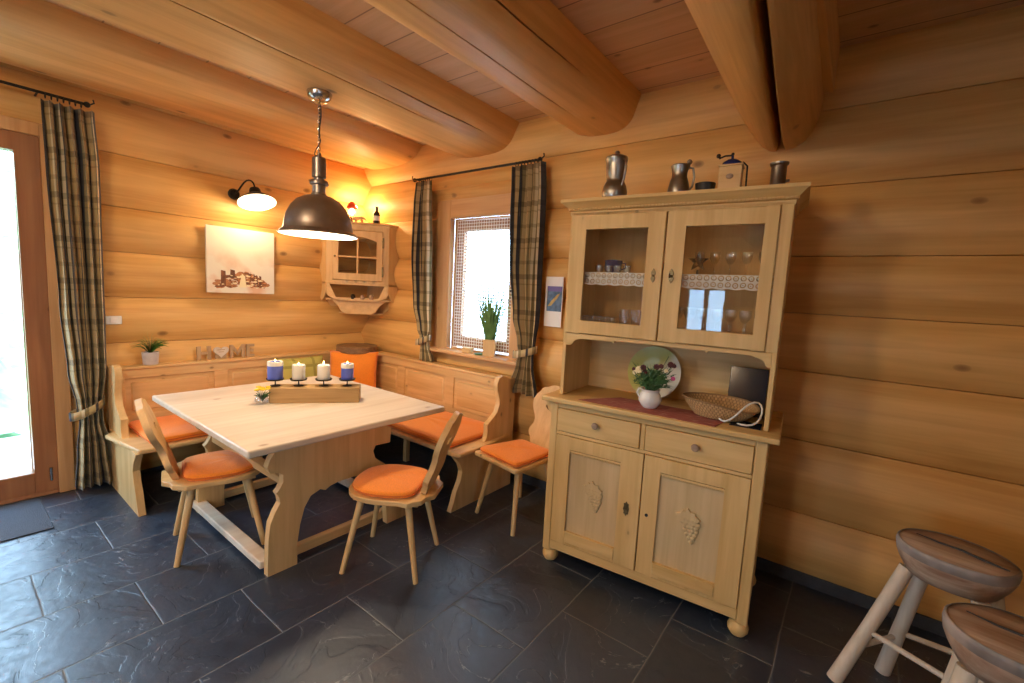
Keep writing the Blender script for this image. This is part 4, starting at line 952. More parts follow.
mb = MB(); mb.sphere((0.042, 0, 0.172), 0.013); mb.tube([(0.040, 0, 0.150), (0.042, 0, 0.165)], 0.006); mb.lathe([(0.001, 0), (0.042, 0), (0.040, 0.004), (0.012, 0.010), (0.001, 0.011)], 20, TR(0, 0, 0.153)); build('lid', mb, M['pewter'], t)
mb = MB(); mb.lathe([(0.01, 0), (0.036, 0), (0.042, 0.02), (0.046, 0.052), (0.043, 0.052), (0.038, 0.02), (0.01, 0.012)], 24)
tag(build('ashtray', mb, M['iron'], loc=(3.617, -0.62, ZT)), 'low black dish on the dresser between tankard and coffee mill', 'dish')
t = on_top('coffee_mill', 'wooden coffee mill with black dome and crank on the dresser', 'coffee mill', 3.722, -0.60, 0.12)
mb = MB(); mb.box(-0.056, 0.056, -0.05, 0.05, 0.0, 0.012); mb.box(-0.048, 0.048, -0.042, 0.042, 0.012, 0.118); mb.box(-0.053, 0.053, -0.047, 0.047, 0.118, 0.126); build('case', mb, M['pine_x'], t, bevel=0.003)
mb = MB(); mb.lathe([(0.046, 0.126), (0.046, 0.130), (0.040, 0.142), (0.022, 0.154), (0.006, 0.158), (0.005, 0.176), (0.001, 0.177)], 24); build('dome', mb, M['blue_glass_d'], t)
mb = MB(); mb.tube([(0, 0, 0.174), (-0.03, -0.01, 0.172), (-0.055, -0.018, 0.160)], 0.004, 6); mb.sphere((-0.058, -0.019, 0.172), 0.010); mb.sphere((0, 0, 0.18), 0.007); build('crank', mb, M['iron'], t)
mb = MB(); mb.sphere((0, -0.044, 0.07), 0.013, (1.2, 0.4, 0.9)); build('badge', mb, M['bark_wood'], t)
mb = MB(); mb.tube([(0.046, 0, 0.140), (0.066, 0, 0.12), (0.068, 0, 0.03)], 0.004, 6); build('strap', mb, M['iron'], t)
t = on_top('pewter_beaker', 'small straight pewter beaker, rightmost on top of the dresser', 'beaker', 3.918, -0.60)
mb = MB(); mb.lathe([(0.005, 0), (0.032, 0), (0.034, 0.01), (0.031, 0.015), (0.031, 0.10), (0.037, 0.106), (0.038, 0.114), (0.033, 0.114), (0.028, 0.10), (0.005, 0.02)], 24); build('body', mb, M['pewter'], t)
mb = MB(); mb.tube([(0.031, 0, 0.035), (0.045, 0, 0.035)], 0.006, 6); build('handle', mb, M['pewter'], t)

# niche: plate, flower jug, runner, basket, dark board
ZW = 0.9765
pl = MB(); pl.lathe([(0.003, 0.0), (0.08, 0.0), (0.095, 0.006), (0.148, 0.020), (0.149, 0.023), (0.095, 0.011), (0.08, 0.005), (0.003, 0.005)], 48, Matrix.Rotation(PI / 2, 4, 'X'), False)
o = tag(build('plate', pl, M['plate']), 'green and white round plate leaning on the back of the dresser niche', 'plate')
o.location = HW(0.500, 0.415, ZW + 0.148); o.rotation_euler = (-0.20, 0, HR)
mb = MB(); N = 30; rr = []
# runner lies at an angle across the worktop
pts = [HW(0.205, 0.05), HW(0.885, 0.006), HW(0.905, 0.125), HW(0.36, 0.20)]
mb.prism([(0.20, 0.045), (0.892, 0.008), (0.935, 0.24), (0.36, 0.27)], 0.0, 0.0025, 'xy')
put('table_runner', mb, 'runner', 'faded red woven runner on the worktop of the dresser', 'runner', 0, 0, ZW)
t = thing('flower_jug', 'small white jug of wild flowers in front of the green plate', 'vase', HW(0.555, 0.15, ZW + 0.003), HR)
mb = MB(); mb.lathe([(0.005, 0), (0.032, 0.0), (0.040, 0.008), (0.056, 0.032), (0.058, 0.05), (0.050, 0.072), (0.043, 0.084), (0.050, 0.098), (0.046, 0.098), (0.038, 0.084), (0.044, 0.07), (0.01, 0.01)], 28); build('jug_body', mb, M['white_ceramic'], t)
mb = MB(); mb.tube([(-0.044, 0, 0.090), (-0.062, 0, 0.092), (-0.070, 0, 0.070), (-0.054, 0, 0.046)], 0.005, 8); build('handle', mb, M['white_ceramic'], t)
rnd = random.Random(3)
mb = MB()
def blade(mb, p0, p1, w, bend=0.02, n=4):
    p0, p1 = Vector(p0), Vector(p1); d = p1 - p0; s = d.cross(Vector((0.3, 1, 0.1))).normalized() * w
    rr = []
    for k in range(n + 1):
        q = k / n; c = p0 + d * q + Vector((0, 0, bend * math.sin(q * PI))); f = (1 - q ** 2) * 0.9 + 0.1
        rr.append([c - s * f, c + s * f])
    mb.rings(rr, False, False)
for k in range(260):
    a = rnd.uniform(0, 2 * PI); r = rnd.uniform(0.02, 0.125); z = rnd.uniform(0.11, 0.235)
    blade(mb, (rnd.uniform(-.02, .02), rnd.uniform(-.02, .02), 0.09), (r * math.cos(a) + 0.008, r * math.sin(a) * 0.6 - 0.01, z), 0.0022, 0.012)
for k in range(300):
    a = rnd.uniform(0, 2 * PI); r = rnd.uniform(0.0, 0.10); z = rnd.uniform(0.11, 0.185); c = Vector((r * math.cos(a) + 0.005, r * math.sin(a) * 0.6 - 0.01, z))
    blade(mb, c, c + Vector((rnd.uniform(-.03, .03), rnd.uniform(-.02, .02), rnd.uniform(-.01, .03))), 0.003, 0.004, 2)
for (x, z) in ((0.08, 0.28), (0.112, 0.25), (-0.09, 0.22), (-0.065, 0.20)): mb.tube([(0, 0, 0.09), (x * 0.6, -0.01, z * 0.75), (x, -0.02, z)], 0.0014, 4)
build('greenery', mb, M['leaf_dark'], t)
def flower(x, y, z, r, mat):
    mb = MB(); mb.sphere((x, y, z), r * 0.35, (1, 1, 0.8), 6)
    for k in range(8):
        a = 2 * PI * k / 8; mb.sphere((x + r * 0.6 * math.cos(a), y, z + r * 0.6 * math.sin(a)), r * 0.36, (1, 0.35, 1), 6)
    build('blossom', mb, M[mat], t)
for x, y, z, r, m_ in ((-0.055, -0.05, 0.198, 0.020, 'cream'), (-0.032, -0.055, 0.212, 0.017, 'maroon'), (-0.025, -0.05, 0.188, 0.015, 'maroon'), (0.03, -0.04, 0.222, 0.017, 'maroon'), (0.052, -0.04, 0.228, 0.013, 'maroon'),
                      (0.095, -0.03, 0.240, 0.017, 'maroon'), (0.112, -0.03, 0.236, 0.012, 'maroon'), (0.112, -0.03, 0.172, 0.012, 'pink'), (-0.078, -0.04, 0.180, 0.014, 'cream'), (-0.085, -0.04, 0.196, 0.011, 'maroon'), (0.075, -0.03, 0.205, 0.012, 'cream')):
    flower(x, y, z, r, m_)
# basket: oval, flaring; open low end with a white hoop handle
bk = thing('bread_basket', 'oval woven basket with a white hoop handle on the dresser worktop', 'basket', HW(0.88, 0.20, ZW + 0.003), HR - 0.05)
bk.scale = (0.93, 0.93, 0.93)
mb = MB(); rr = []; N = 56
lev = [(0.02, 0.005), (0.55, 0.003), (0.68, 0.006), (0.80, 0.030), (0.93, 0.062), (1.0, 0.088), (1.02, 0.092), (0.985, 0.092), (0.90, 0.06), (0.77, 0.03), (0.64, 0.011), (0.02, 0.010)]
for s_, z in lev:
    ring = []
    for k in range(N):
        a = 2 * PI * k / N; dip = 1 - 0.30 * max(0, math.cos(a + 0.4)) ** 2
        ring.append((0.180 * s_ * math.cos(a), 0.125 * s_ * math.sin(a), z * dip if z > 0.02 else z))
    rr.append(ring)
mb.rings(rr, True, False, lambda i, j: (j / 56, i * 0.12)); build('basket_body', mb, M['wicker'], bk)
mb = MB(); mb.tube([(0.186 * math.cos(a), 0.130 * math.sin(a), 0.094 * (1 - 0.30 * max(0, math.cos(a + 0.4)) ** 2)) for a in [2 * PI * k / 48 for k in range(49)]], 0.005, 6, False); build('rim', mb, M['wicker'], bk)
mb = MB(); mb.tube([(0.02, -0.128, 0.028), (0.055, -0.150, 0.012), (0.095, -0.135, 0.045), (0.13, -0.085, 0.10), (0.165, -0.04, 0.125), (0.195, -0.01, 0.11), (0.205, -0.03, 0.065), (0.19, -0.08, 0.02), (0.15, -0.115, 0.008), (0.10, -0.11, 0.014)], 0.0055, 8); o = build('handle', mb, M['white'], bk, sub=1); o['label'] = 'white hoop handle'
mb = MB(); mb.box(-0.090, 0.082, -0.006, 0.006, 0, 0.245)
o = put('dark_tray', mb, 'black_gloss', 'glossy dark blue-black board leaning in the right corner of the niche', 'board', 0.985, 0.34, ZW + 0.002, rz=0.10, bevel=0.002); o.rotation_euler = (-0.22, 0, HR + 0.0)
mb = MB(); mb.box(-0.06, 0.07, -0.06, 0.05, 0, 0.004); put('coaster', mb, 'black_gloss', 'flat dark slate coaster under the right end of the basket', 'coaster', 1.0, 0.16, ZW - 0.0)

# ------------------------------------------------------------------ wall cabinet in the corner
cab = thing('corner_cabinet', 'small pine corner cabinet with four-pane glazed door', 'cabinet', (0, 0, 0))
r2 = math.sqrt(0.5)
A_ = (0.02, -0.62); 
def pent(d, w=0.55, back=0.015):   # plan outline of the corner cabinet, d = return depth
    return [(back, -back), (w, -back), (w, -d), (d, -w), (back, -w)]
def cabpiece(name, mb, mat='pine_z', parent=None, **k): return build(name, mb, M[mat], parent or cab, **k)
dR = 0.13
mb = MB(); mb.prism(pent(dR), 2.10, 2.12, 'xy'); mb.prism(pent(dR), 1.53, 1.55, 'xy'); cabpiece('top_and_floor', mb, 'pine_x', bevel=0.004)
mb = MB(); mb.prism(pent(dR + 0.012, 0.562), 2.12, 2.137, 'xy'); cabpiece('cornice', mb, 'pine_x', bevel=0.005)
def side_prof(o0): return [(0.015, 1.40), (0.05, 1.36), (0.09, 1.39), (0.13, 1.46), (0.13, 2.10), (0.015, 2.10)]
mb = MB(); mb.prism([(-a, b) for a, b in side_prof(0)], 0.535, 0.55, 'yz'); cabpiece('side_panel', mb, bevel=0.003); mb = MB(); mb.prism([(a, b) for a, b in side_prof(0)], -0.55, -0.535, 'xz'); cabpiece('side_panel', mb, bevel=0.003)
FT = Matrix.Translation(((0.55 + dR) / 2, -(0.55 + dR) / 2, 0)) @ RZ(PI / 4)      # local x along the front, -y outward
hw = (0.55 - dR) * r2
def fbox(mb, x0, x1, y0, y1, z0, z1): mb.box(x0, x1, y0, y1, z0, z1, FT)
mb = MB(); fbox(mb, -hw, -hw + 0.06, 0, 0.018, 1.55, 2.10); fbox(mb, hw - 0.06, hw, 0, 0.018, 1.55, 2.10); fbox(mb, -hw + 0.06, hw - 0.06, 0, 0.018, 1.55, 1.575); fbox(mb, -hw + 0.06, hw - 0.06, 0, 0.018, 2.06, 2.10); cabpiece('face_frame', mb, bevel=0.003)
mb = MB(); D0, D1, Z0, Z1 = -hw + 0.062, hw - 0.062, 1.58, 2.055
y0, y1 = -0.012, 0.012
fbox(mb, D0, D0 + 0.055, y0, y1, Z0, Z1); fbox(mb, D1 - 0.055, D1, y0, y1, Z0, Z1); fbox(mb, D0 + 0.055, D1 - 0.055, y0, y1, Z0, Z0 + 0.065)
mb.prism([(D0 + 0.055, Z1), (D1 - 0.055, Z1), (D1 - 0.055, 1.955)] + [((D1 - 0.055) * (1 - 2 * k / 8), 1.955 + 0.045 * math.sin(PI * k / 8)) for k in range(1, 8)] + [(D0 + 0.055, 1.955)], y0, y1, 'xz', FT)
fbox(mb, -0.009, 0.009, y0, y1, Z0 + 0.065, 1.99); fbox(mb, D0 + 0.055, D1 - 0.055, y0 + 0.001, y1 - 0.001, 1.795, 1.811)
cd = cabpiece('door', mb, bevel=0.003)
mb = MB(); fbox(mb, D0 + 0.05, D1 - 0.05, 0.004, 0.006, Z0 + 0.06, 2.0); cabpiece('pane', mb, 'old_pane', cd, smooth=False)
mb = MB(); mb.sphere((D0 + 0.025, -0.022, 1.80), 0.010, T=FT); cabpiece('knob', mb, 'brass_dark', cd)
mb = MB(); fbox(mb, D1 - 0.002, D1 + 0.012, -0.016, -0.008, 1.90, 2.0); fbox(mb, D1 - 0.002, D1 + 0.012, -0.016, -0.008, 1.62, 1.72); cabpiece('hinge', mb, 'brass_dark', cd)
mb = MB(); mb.prism([(0.02, -0.02), (0.53, -0.02), (0.53, -0.13), (0.13, -0.53), (0.02, -0.53)], 1.80, 1.812, 'xy'); cabpiece('inner_shelf', mb, 'pine_x')
mb = MB(); mb.prism([(0.015, -0.015), (0.52, -0.015), (0.52, -0.10), (0.10, -0.52), (0.015, -0.52)], 1.375, 1.392, 'xy'); cabpiece('open_shelf', mb, 'pine_x', bevel=0.004)
mb = MB(); mb.prism([(0.02, 1.53), (0.535, 1.53), (0.535, 1.42), (0.48, 1.37), (0.42, 1.29), (0.34, 1.25), (0.02, 1.22)], -0.03, -0.016, 'xz'); mb.prism([(-0.03, 1.53), (-0.535, 1.53), (-0.535, 1.42), (-0.48, 1.37), (-0.42, 1.29), (-0.34, 1.25), (-0.03, 1.22)], 0.016, 0.03, 'yz')
cabpiece('bracket_board', mb, bevel=0.003)
mb = MB(); w_ = hw * 0.98
mb.prism([(-w_, 1.53), (-w_, 1.44), (-w_ * 0.96, 1.415), (-w_ * 0.82, 1.395), (-w_ * 0.66, 1.375), (w_ * 0.66, 1.375), (w_ * 0.82, 1.395), (w_ * 0.96, 1.415), (w_, 1.44), (w_, 1.53), (w_ * 0.9, 1.53), (w_ * 0.80, 1.47), (w_ * 0.70, 1.405), (-w_ * 0.70, 1.405), (-w_ * 0.80, 1.47), (-w_ * 0.9, 1.53)], 0.0, 0.016, 'xz', FT); cabpiece('front_rail', mb, 'pine_x', bevel=0.003)
mb = MB(); mb.prism([(0.03, -0.03), (0.36, -0.03), (0.36, -0.08), (0.08, -0.36), (0.03, -0.36)], 1.235, 1.25, 'xy'); cabpiece('lower_shelf', mb, 'pine_x', bevel=0.004)
mb = MB(); w_ = 0.20; mb.prism([(-w_ * 1.3, 1.375), (-w_, 1.32), (-w_ * 0.85, 1.27), (-w_ * 0.6, 1.24), (w_ * 0.6, 1.24), (w_ * 0.85, 1.27), (w_, 1.32), (w_ * 1.3, 1.375)], 0.06, 0.075, 'xz', FT); cabpiece('lower_front_board', mb, 'pine_x', bevel=0.004)
for (x, y, s_, m_, lb) in ((0.30, -0.36, 1.0, 'iron', 'little dark pot on the open shelf of the corner cabinet, left one'), (0.37, -0.30, 0.9, 'bark_wood', 'little brown pot on the open shelf of the corner cabinet, middle one'), (0.43, -0.24, 1.1, 'bark_wood', 'little brown jar on the open shelf of the corner cabinet, right one')):
    mb = MB(); mb.lathe([(0.003, 0), (0.018, 0), (0.024, 0.015), (0.022, 0.032), (0.014, 0.042), (0.017, 0.048), (0.012, 0.048), (0.003, 0.04)], 16, Matrix.Scale(s_, 4)); tag(build('little_pot', mb, M[m_], loc=(x, y, 1.393)), lb, 'pot', 'little pots in the corner cabinet')
g6 = g1.copy(); C.objects.link(g6)
for i, (x, y, z) in enumerate([(0.26, -0.40, 1.551), (0.32, -0.34, 1.551), (0.38, -0.28, 1.551), (0.44, -0.22, 1.551)]):
    o = g6 if i == 0 else g6.copy()
    if i: C.objects.link(o)
    o.location = (x, y, z); tag(o, 'clear drinking glass inside the corner cabinet', 'glass', 'glasses in the corner cabinet')
t = thing('wine_bottle', 'small dark bottle standing on top of the corner cabinet', 'bottle', (0.42, -0.19, 2.138))
mb = MB(); mb.lathe([(0.005, 0), (0.030, 0), (0.033, 0.005), (0.033, 0.085), (0.028, 0.105), (0.013, 0.125), (0.012, 0.150), (0.015, 0.152), (0.015, 0.165), (0.003, 0.166)], 20); build('body', mb, M['iron'], t)
mb = MB(); mb.lathe([(0.0335, 0.03), (0.034, 0.031), (0.034, 0.075), (0.0335, 0.076)], 20, None, False); o = build('bottle_label', mb, M['white']); o.parent = t; o['label'] = 'pale label'
# red-capped lamp: the glow in the corner comes from it
t = thing('red_lantern', 'small glowing red-capped lamp on the corner cabinet behind the pendant', 'lamp', (0.17, -0.30, 2.138))
mb = MB(); mb.lathe([(0.005, 0), (0.04, 0), (0.04, 0.012), (0.012, 0.02), (0.012, 0.05), (0.02, 0.06), (0.005, 0.062)], 20); build('base', mb, M['iron'], t)
mb = MB(); mb.sphere((0, 0, 0.115), 0.035); build('bulb', mb, M['bulb_soft'], t)
mb = MB(); mb.lathe([(0.05, 0.150), (0.052, 0.152), (0.040, 0.185), (0.018, 0.210), (0.005, 0.216)], 24, None, False); mb.tube([(0.012, 0, 0.05), (0.05, 0, 0.10), (0.049, 0, 0.155)], 0.002, 5); mb.tube([(-0.012, 0, 0.05), (-0.05, 0, 0.10), (-0.049, 0, 0.155)], 0.002, 5); build('cap', mb, M['red'], t, solid=0.002)
# driftwood-like carved crest
t = thing('carved_crest', 'gnarled little carved wooden figure on the front of the corner cabinet top', 'ornament', (0.335, -0.33, 2.138))
mb = MB(); mb.tube([(-0.05, -0.05, 0.01), (-0.03, -0.03, 0.045), (0.0, 0.0, 0.03), (0.02, 0.02, 0.055), (0.055, 0.055, 0.02)], [0.008, 0.017, 0.02, 0.015, 0.006], 10); mb.sphere((-0.02, -0.02, 0.018), 0.018); mb.sphere((0.02, 0.02, 0.016), 0.016); build('figure', mb, M['pine_x'], t, sub=1)

# ------------------------------------------------------------------ pendant lamp over the table
LX, LY, LS = 1.60, -1.445, 0.9534
pend = thing('pendant_lamp', 'dark metal dome pendant lamp hanging on a chain over the table', 'lamp', (LX, LY, 0.0714))
pend.scale = (LS, LS, LS)
mb = MB(); nrm = Matrix.Rotation(-0.0, 4, 'Y'); mb.lathe([(0.005, -0.075), (0.025, -0.075), (0.050, -0.066), (0.068, -0.045), (0.074, -0.020), (0.072, 0.0), (0.005, 0.0)], 28, TR(0, 0, 2.722)); build('canopy', mb, M['chrome'], pend)
zc = 2.648
k = 0
while zc > 2.345:
    mb = MB(); a_ = PI / 2 * (k % 2)
    pts = [Vector((math.cos(q) * 0.0075, 0, math.sin(q) * 0.014)) for q in [2 * PI * i / 14 for i in range(15)]]
    mb.tube([RZ(a_) @ p + Vector((0, 0, zc - 0.012)) for p in pts], 0.0026, 5, False); build('chain_link', mb, M['chrome'], pend); zc -= 0.0205; k += 1
mb = MB(); mb.tube([(0.004, 0.004, 2.648), (0.018, 0.006, 2.56), (0.006, -0.008, 2.48), (-0.006, 0.006, 2.44), (0.012, 0.01, 2.42), (-0.03, -0.012, 2.36), (-0.028, -0.02, 2.325), (0.0, -0.006, 2.33), (0.018, 0.004, 2.345), (0.0, 0.0, 2.31)], 0.0045, 6); build('cable', mb, M['cord'], pend, sub=1)
mb = MB(); mb.lathe([(0.004, 2.345), (0.012, 2.345), (0.014, 2.325), (0.036, 2.318), (0.042, 2.31), (0.042, 2.195), (0.030, 2.19), (0.030, 2.178), (0.052, 2.176), (0.056, 2.165), (0.054, 2.150), (0.040, 2.145), (0.040, 2.10), (0.046, 2.095), (0.05, 2.075), (0.02, 2.07)], 24); build('socket', mb, M['shade_metal'], pend)
for s_ in (-1, 1):
    mb = MB(); mb.tube([(0, s_ * 0.052, 2.165), (0, s_ * 0.064, 2.165)], 0.007, 8); build('wing_screw', mb, M['chrome'], pend)
dome = [(0.045, 2.085), (0.085, 2.075), (0.130, 2.050), (0.165, 2.010), (0.190, 1.960), (0.203, 1.905), (0.208, 1.868), (0.213, 1.862), (0.226, 1.855), (0.234, 1.845), (0.236, 1.838)]
dn = [(r - 0.004, z - 0.003) for r, z in dome[::-1]]
mb = MB(); mb.lathe(dome, 56, None, False); build('shade', mb, M['shade_metal'], pend)
mb = MB(); mb.lathe(dn, 56, None, False); o = build('shade_lining', mb, M['shade_white'], pend); o['label'] = 'white enamel inside of the shade'
mb = MB(); mb.tube([(0.236 * math.cos(q), 0.236 * math.sin(q), 1.838) for q in [2 * PI * i / 56 for i in range(57)]], 0.004, 6, False); build('rim', mb, M['shade_metal'], pend)
mb = MB(); mb.sphere((0, 0, 1.985), 0.045, (1, 1, 1.1)); mb.lathe([(0.02, 2.02), (0.018, 2.08)], 12); build('bulb', mb, M['bulb'], pend)

ST = TR(0.25, -1.243, 2.25) @ Matrix.Rotation(-0.38, 4, 'Y') @ TR(0, 0, -2.25)
# wall lamp -------------------------------------------------------------------
sc_ = thing('wall_lamp', 'small dark enamel wall lamp above the canvas picture', 'lamp', (0, 0, 0))
mb = MB(); mb.lathe([(0.004, 0.0), (0.042, 0.0), (0.045, 0.012), (0.035, 0.03), (0.004, 0.034)], 24, TR(0.065, -1.335, 2.225) @ Matrix.Rotation(PI / 2, 4, 'Y')); build('wall_plate', mb, M['iron'], sc_)
mb = MB(); mb.tube([(0.09, -1.335, 2.225), (0.13, -1.32, 2.25), (0.17, -1.295, 2.325), (0.21, -1.27, 2.345), (0.245, -1.25, 2.32), (0.25, -1.243, 2.27)], 0.0075, 8); build('arm', mb, M['iron'], sc_, sub=1)
mb = MB(); mb.lathe([(0.012, 2.275), (0.034, 2.27), (0.040, 2.255), (0.042, 2.225), (0.060, 2.215), (0.10, 2.185), (0.135, 2.158), (0.142, 2.150), (0.139, 2.149), (0.10, 2.178), (0.06, 2.208), (0.01, 2.215)], 36, ST, False); build('shade', mb, M['shade_white'], sc_)
mb = MB(); mb.lathe([(0.012, 2.277), (0.036, 2.272), (0.042, 2.257), (0.044, 2.227), (0.062, 2.2175), (0.102, 2.1875), (0.137, 2.1605), (0.144, 2.1515)], 36, ST, False); build('shade_cover', mb, M['iron'], sc_)
mb = MB(); mb.sphere((0, 0, 2.180), 0.052, (1, 1, 1.0), 14, T=ST); build('bulb', mb, M['bulb_soft'], sc_)

# canvas picture ----------------------------------------------------------------
pic = thing('canvas_picture', 'unframed square canvas print hanging under the wall lamp', 'picture', (0.075, -1.285, 1.675))
mb = MB(); mb.box(0.0, 0.022, -0.265, 0.262, -0.265, 0.272); build('canvas', mb, M['canvas'], pic, bevel=0.002)
for n_, (a, b, c, d, m_) in enumerate(((-0.165, -0.125, -0.20, -0.085, 'paint_brown'), (-0.095, -0.055, -0.13, -0.075, 'paint_brown'), (0.085, 0.10, -0.20, -0.10, 'paint_brown'), (0.105, 0.125, -0.19, -0.11, 'paint_brown'), (0.132, 0.155, -0.20, -0.115, 'paint_brown'), (0.06, 0.068, -0.16, -0.085, 'paint_brown'))):
    mb = MB(); mb.prism([(a, c), (b, c - 0.01), (b - 0.004, d), (a + 0.003, d + 0.006)], 0.0225, 0.0232, 'yz'); build('painted_pillar', mb, M[m_], pic)
rnd = random.Random(11)
for nm_, mt_, cnt, off in (('painted_ground', 'paint_rust', 120, 0.0), ('painted_stones', 'paint_brown', 75, 0.0006), ('painted_light', 'cream', 26, 0.0010)):
    mb = MB()
    for k in range(cnt):
        y = rnd.uniform(-0.20, 0.20); z = -0.215 + rnd.uniform(0, 0.125) * (1 - (abs(y) / 0.23) ** 2); s_ = rnd.uniform(0.010, 0.030) * (0.6 if off else 1)
        mb.prism([(y + s_ * math.cos(q) * rnd.uniform(.6, 1.4), z + 0.45 * s_ * math.sin(q) * rnd.uniform(.6, 1.4)) for q in [2 * PI * i / 7 for i in range(7)]], 0.0224, 0.0226 + off + k * 2e-6, 'yz')
    build(nm_, mb, M[mt_], pic)
mb = MB(); mb.prism([(-0.03, -0.215), (0.03, -0.215), (0.02, -0.12), (-0.005, -0.10)], 0.0234, 0.0237, 'yz'); build('painted_cloth', mb, M['cream'], pic)

# light switch
t = thing('light_switch', 'white light switch on the log wall beside the plaid curtain', 'switch', (0.066, -2.125, 1.19))
mb = MB(); mb.box(0, 0.010, -0.045, 0.045, -0.028, 0.032); build('switch_plate', mb, M['white'], t, bevel=0.004)
mb = MB(); mb.box(0.009, 0.015, -0.022, 0.022, -0.016, 0.02); build('rocker', mb, M['shade_white'], t, bevel=0.003)

# shelf things on the bench back -------------------------------------------------
ZB = 0.863
t = thing('potted_plant', 'small spiky green plant in a grey pot on the bench back', 'plant', (0.125, -1.935, ZB))
t.scale = (1.0, 1.1, 1.1)
mb = MB(); mb.lathe([(0.005, 0), (0.040, 0), (0.042, 0.004), (0.048, 0.085), (0.044, 0.085), (0.042, 0.07), (0.005, 0.07)], 24); build('pot', mb, M['terracotta'], t)
rnd = random.Random(5); mb = MB()
for k in range(90):
    a = rnd.uniform(0, 2 * PI); r = rnd.uniform(0.02, 0.115); z = 0.10 + rnd.uniform(0.03, 0.14) * (1.1 - r / 0.16)
    blade(mb, (0, 0, 0.07), (max(-0.05, r * math.cos(a)), r * math.sin(a), z), 0.0065, 0.03)
build('leaves', mb, M['leaf'], t)
# HOME letters, the O is a heart
home = thing('wooden_letters', 'rustic wooden HOME letters with a pale heart for the O on the bench back', 'decoration', (0.11, 0, ZB))
def letter(name, polys, y0, w, h, mat='letter', x0=-0.008, x1=0.008):
    mb = MB()
    for P in polys: mb.prism([(y0 + a * w, b * h) for a, b in P], x0, x1, 'yz')
    return build(name, mb, M[mat], home, bevel=0.0015)
letter('letter_h', [[(0, 0), (0.28, 0), (0.28, 1), (0, 1)], [(0.72, 0), (1, 0), (1, 1), (0.72, 1)], [(0.28, 0.40), (0.72, 0.40), (0.72, 0.60), (0.28, 0.60)]], -1.635, 0.10, 0.112)
letter('letter_m', [[(0, 0), (0.22, 0), (0.22, 0.62), (0.5, 0.18), (0.78, 0.62), (0.78, 0), (1, 0), (1, 1), (0.80, 1), (0.5, 0.5), (0.20, 1), (0, 1)]], -1.395, 0.115, 0.112)
letter('letter_e', [[(0, 0), (1, 0), (1, 0.2), (0.4, 0.2), (0.4, 0.4), (0.9, 0.4), (0.9, 0.6), (0.4, 0.6), (0.4, 0.8), (1, 0.8), (1, 1), (0, 1)]], -1.268, 0.065, 0.112)
mb = MB(); hpnt = []
for k in range(40):
    q = 2 * PI * k / 40; hpnt.append((16 * math.sin(q) ** 3, 13 * math.cos(q) - 5 * math.cos(2 * q) - 2 * math.cos(3 * q) - math.cos(4 * q)))
mb.prism([(-1.463 + a * 0.0036, 0.062 + b * 0.0032) for a, b in hpnt], 0.0, 0.012, 'yz'); o = build('heart', mb, M['pale_wood'], home, bevel=0.001); o['label'] = 'pale wooden heart'
mb = MB(); mb.box(0.0122, 0.0128, -1.492, -1.436, 0.073, 0.080); mb.box(0.0122, 0.0128, -1.482, -1.444, 0.056, 0.062); build('heart_inscription', mb, M['letter'], home)
mb = MB(); mb.prism([(-1.505, 0), (-1.42, 0), (-1.42, 0.05), (-1.505, 0.05)], -0.008, -0.001, 'yz'); build('heart_stand', mb, M['letter'], home)

# window sill: grass plant in a box, little box
t = thing('grass_plant', 'tall green grass plant in a square wooden pot on the window sill', 'plant', (1.84, -0.060, 0.996))
t.scale = (1.15, 1.0, 1.12)
mb = MB(); mb.prism([(-0.046, -0.045), (0.046, -0.045), (0.046, 0.045), (-0.046, 0.045)], 0, 0.125, 'xy'); build('pot', mb, M['pine_z'], t, bevel=0.002, rot=(0, 0, 0.5))
rnd = random.Random(8); mb = MB()
for k in range(130):
    a = rnd.uniform(0, 2 * PI); L = rnd.uniform(0.24, 0.50); sp = rnd.uniform(0.02, 0.24) * L * 2; x1 = sp * math.cos(a) * 1.15; y1 = max(-0.16, min(0.03, sp * math.sin(a) * 0.4))
    blade(mb, (rnd.uniform(-.025, .025), rnd.uniform(-.025, .025), 0.10), (x1, y1, 0.10 + L * 0.98), 0.0045, 0.02, 6)
build('leaves', mb, M['leaf_grass'], t)
mb = MB(); mb.box(-0.045, 0.045, -0.03, 0.03, 0, 0.045); tag(build('little_box', mb, M['pine_x'], bevel=0.003, loc=(1.60, -0.065, 0.996)), 'small pale wooden block on the window sill', 'box')
mb = MB(); mb.lathe([(0.005, 0), (0.045, 0), (0.05, 0.01), (0.046, 0.012), (0.005, 0.006)], 20); tag(build('saucer', mb, M['leaf_dark'], loc=(1.745, -0.07, 0.996)), 'tiny flat dark dish on the window sill beside the grass pot', 'dish')

# hanging card beside the dresser
t = thing('wall_calendar', 'narrow white wall calendar with a small landscape picture, beside the dresser', 'calendar', (2.465, -0.085, 1.30))
mb = MB(); mb.box(-0.075, 0.075, -0.004, 0.0, 0, 0.37); build('sheet', mb, M['plaster'], t)
mb = MB(); mb.box(-0.058, 0.07, -0.0052, -0.0044, 0.115, 0.30); build('picture', mb, M['paint_blue'], t)
mb = MB(); mb.box(-0.058, 0.07, -0.0058, -0.0052, 0.262, 0.30); build('picture_sky', mb, M['paint_violet'], t)
mb = MB(); mb.prism([(-0.05, 0.15), (-0.02, 0.155), (0.03, 0.21), (0.055, 0.25), (0.03, 0.24), (-0.02, 0.19)], -0.0060, -0.0052, 'xz'); build('picture_meadow', mb, M['paint_gold'], t)

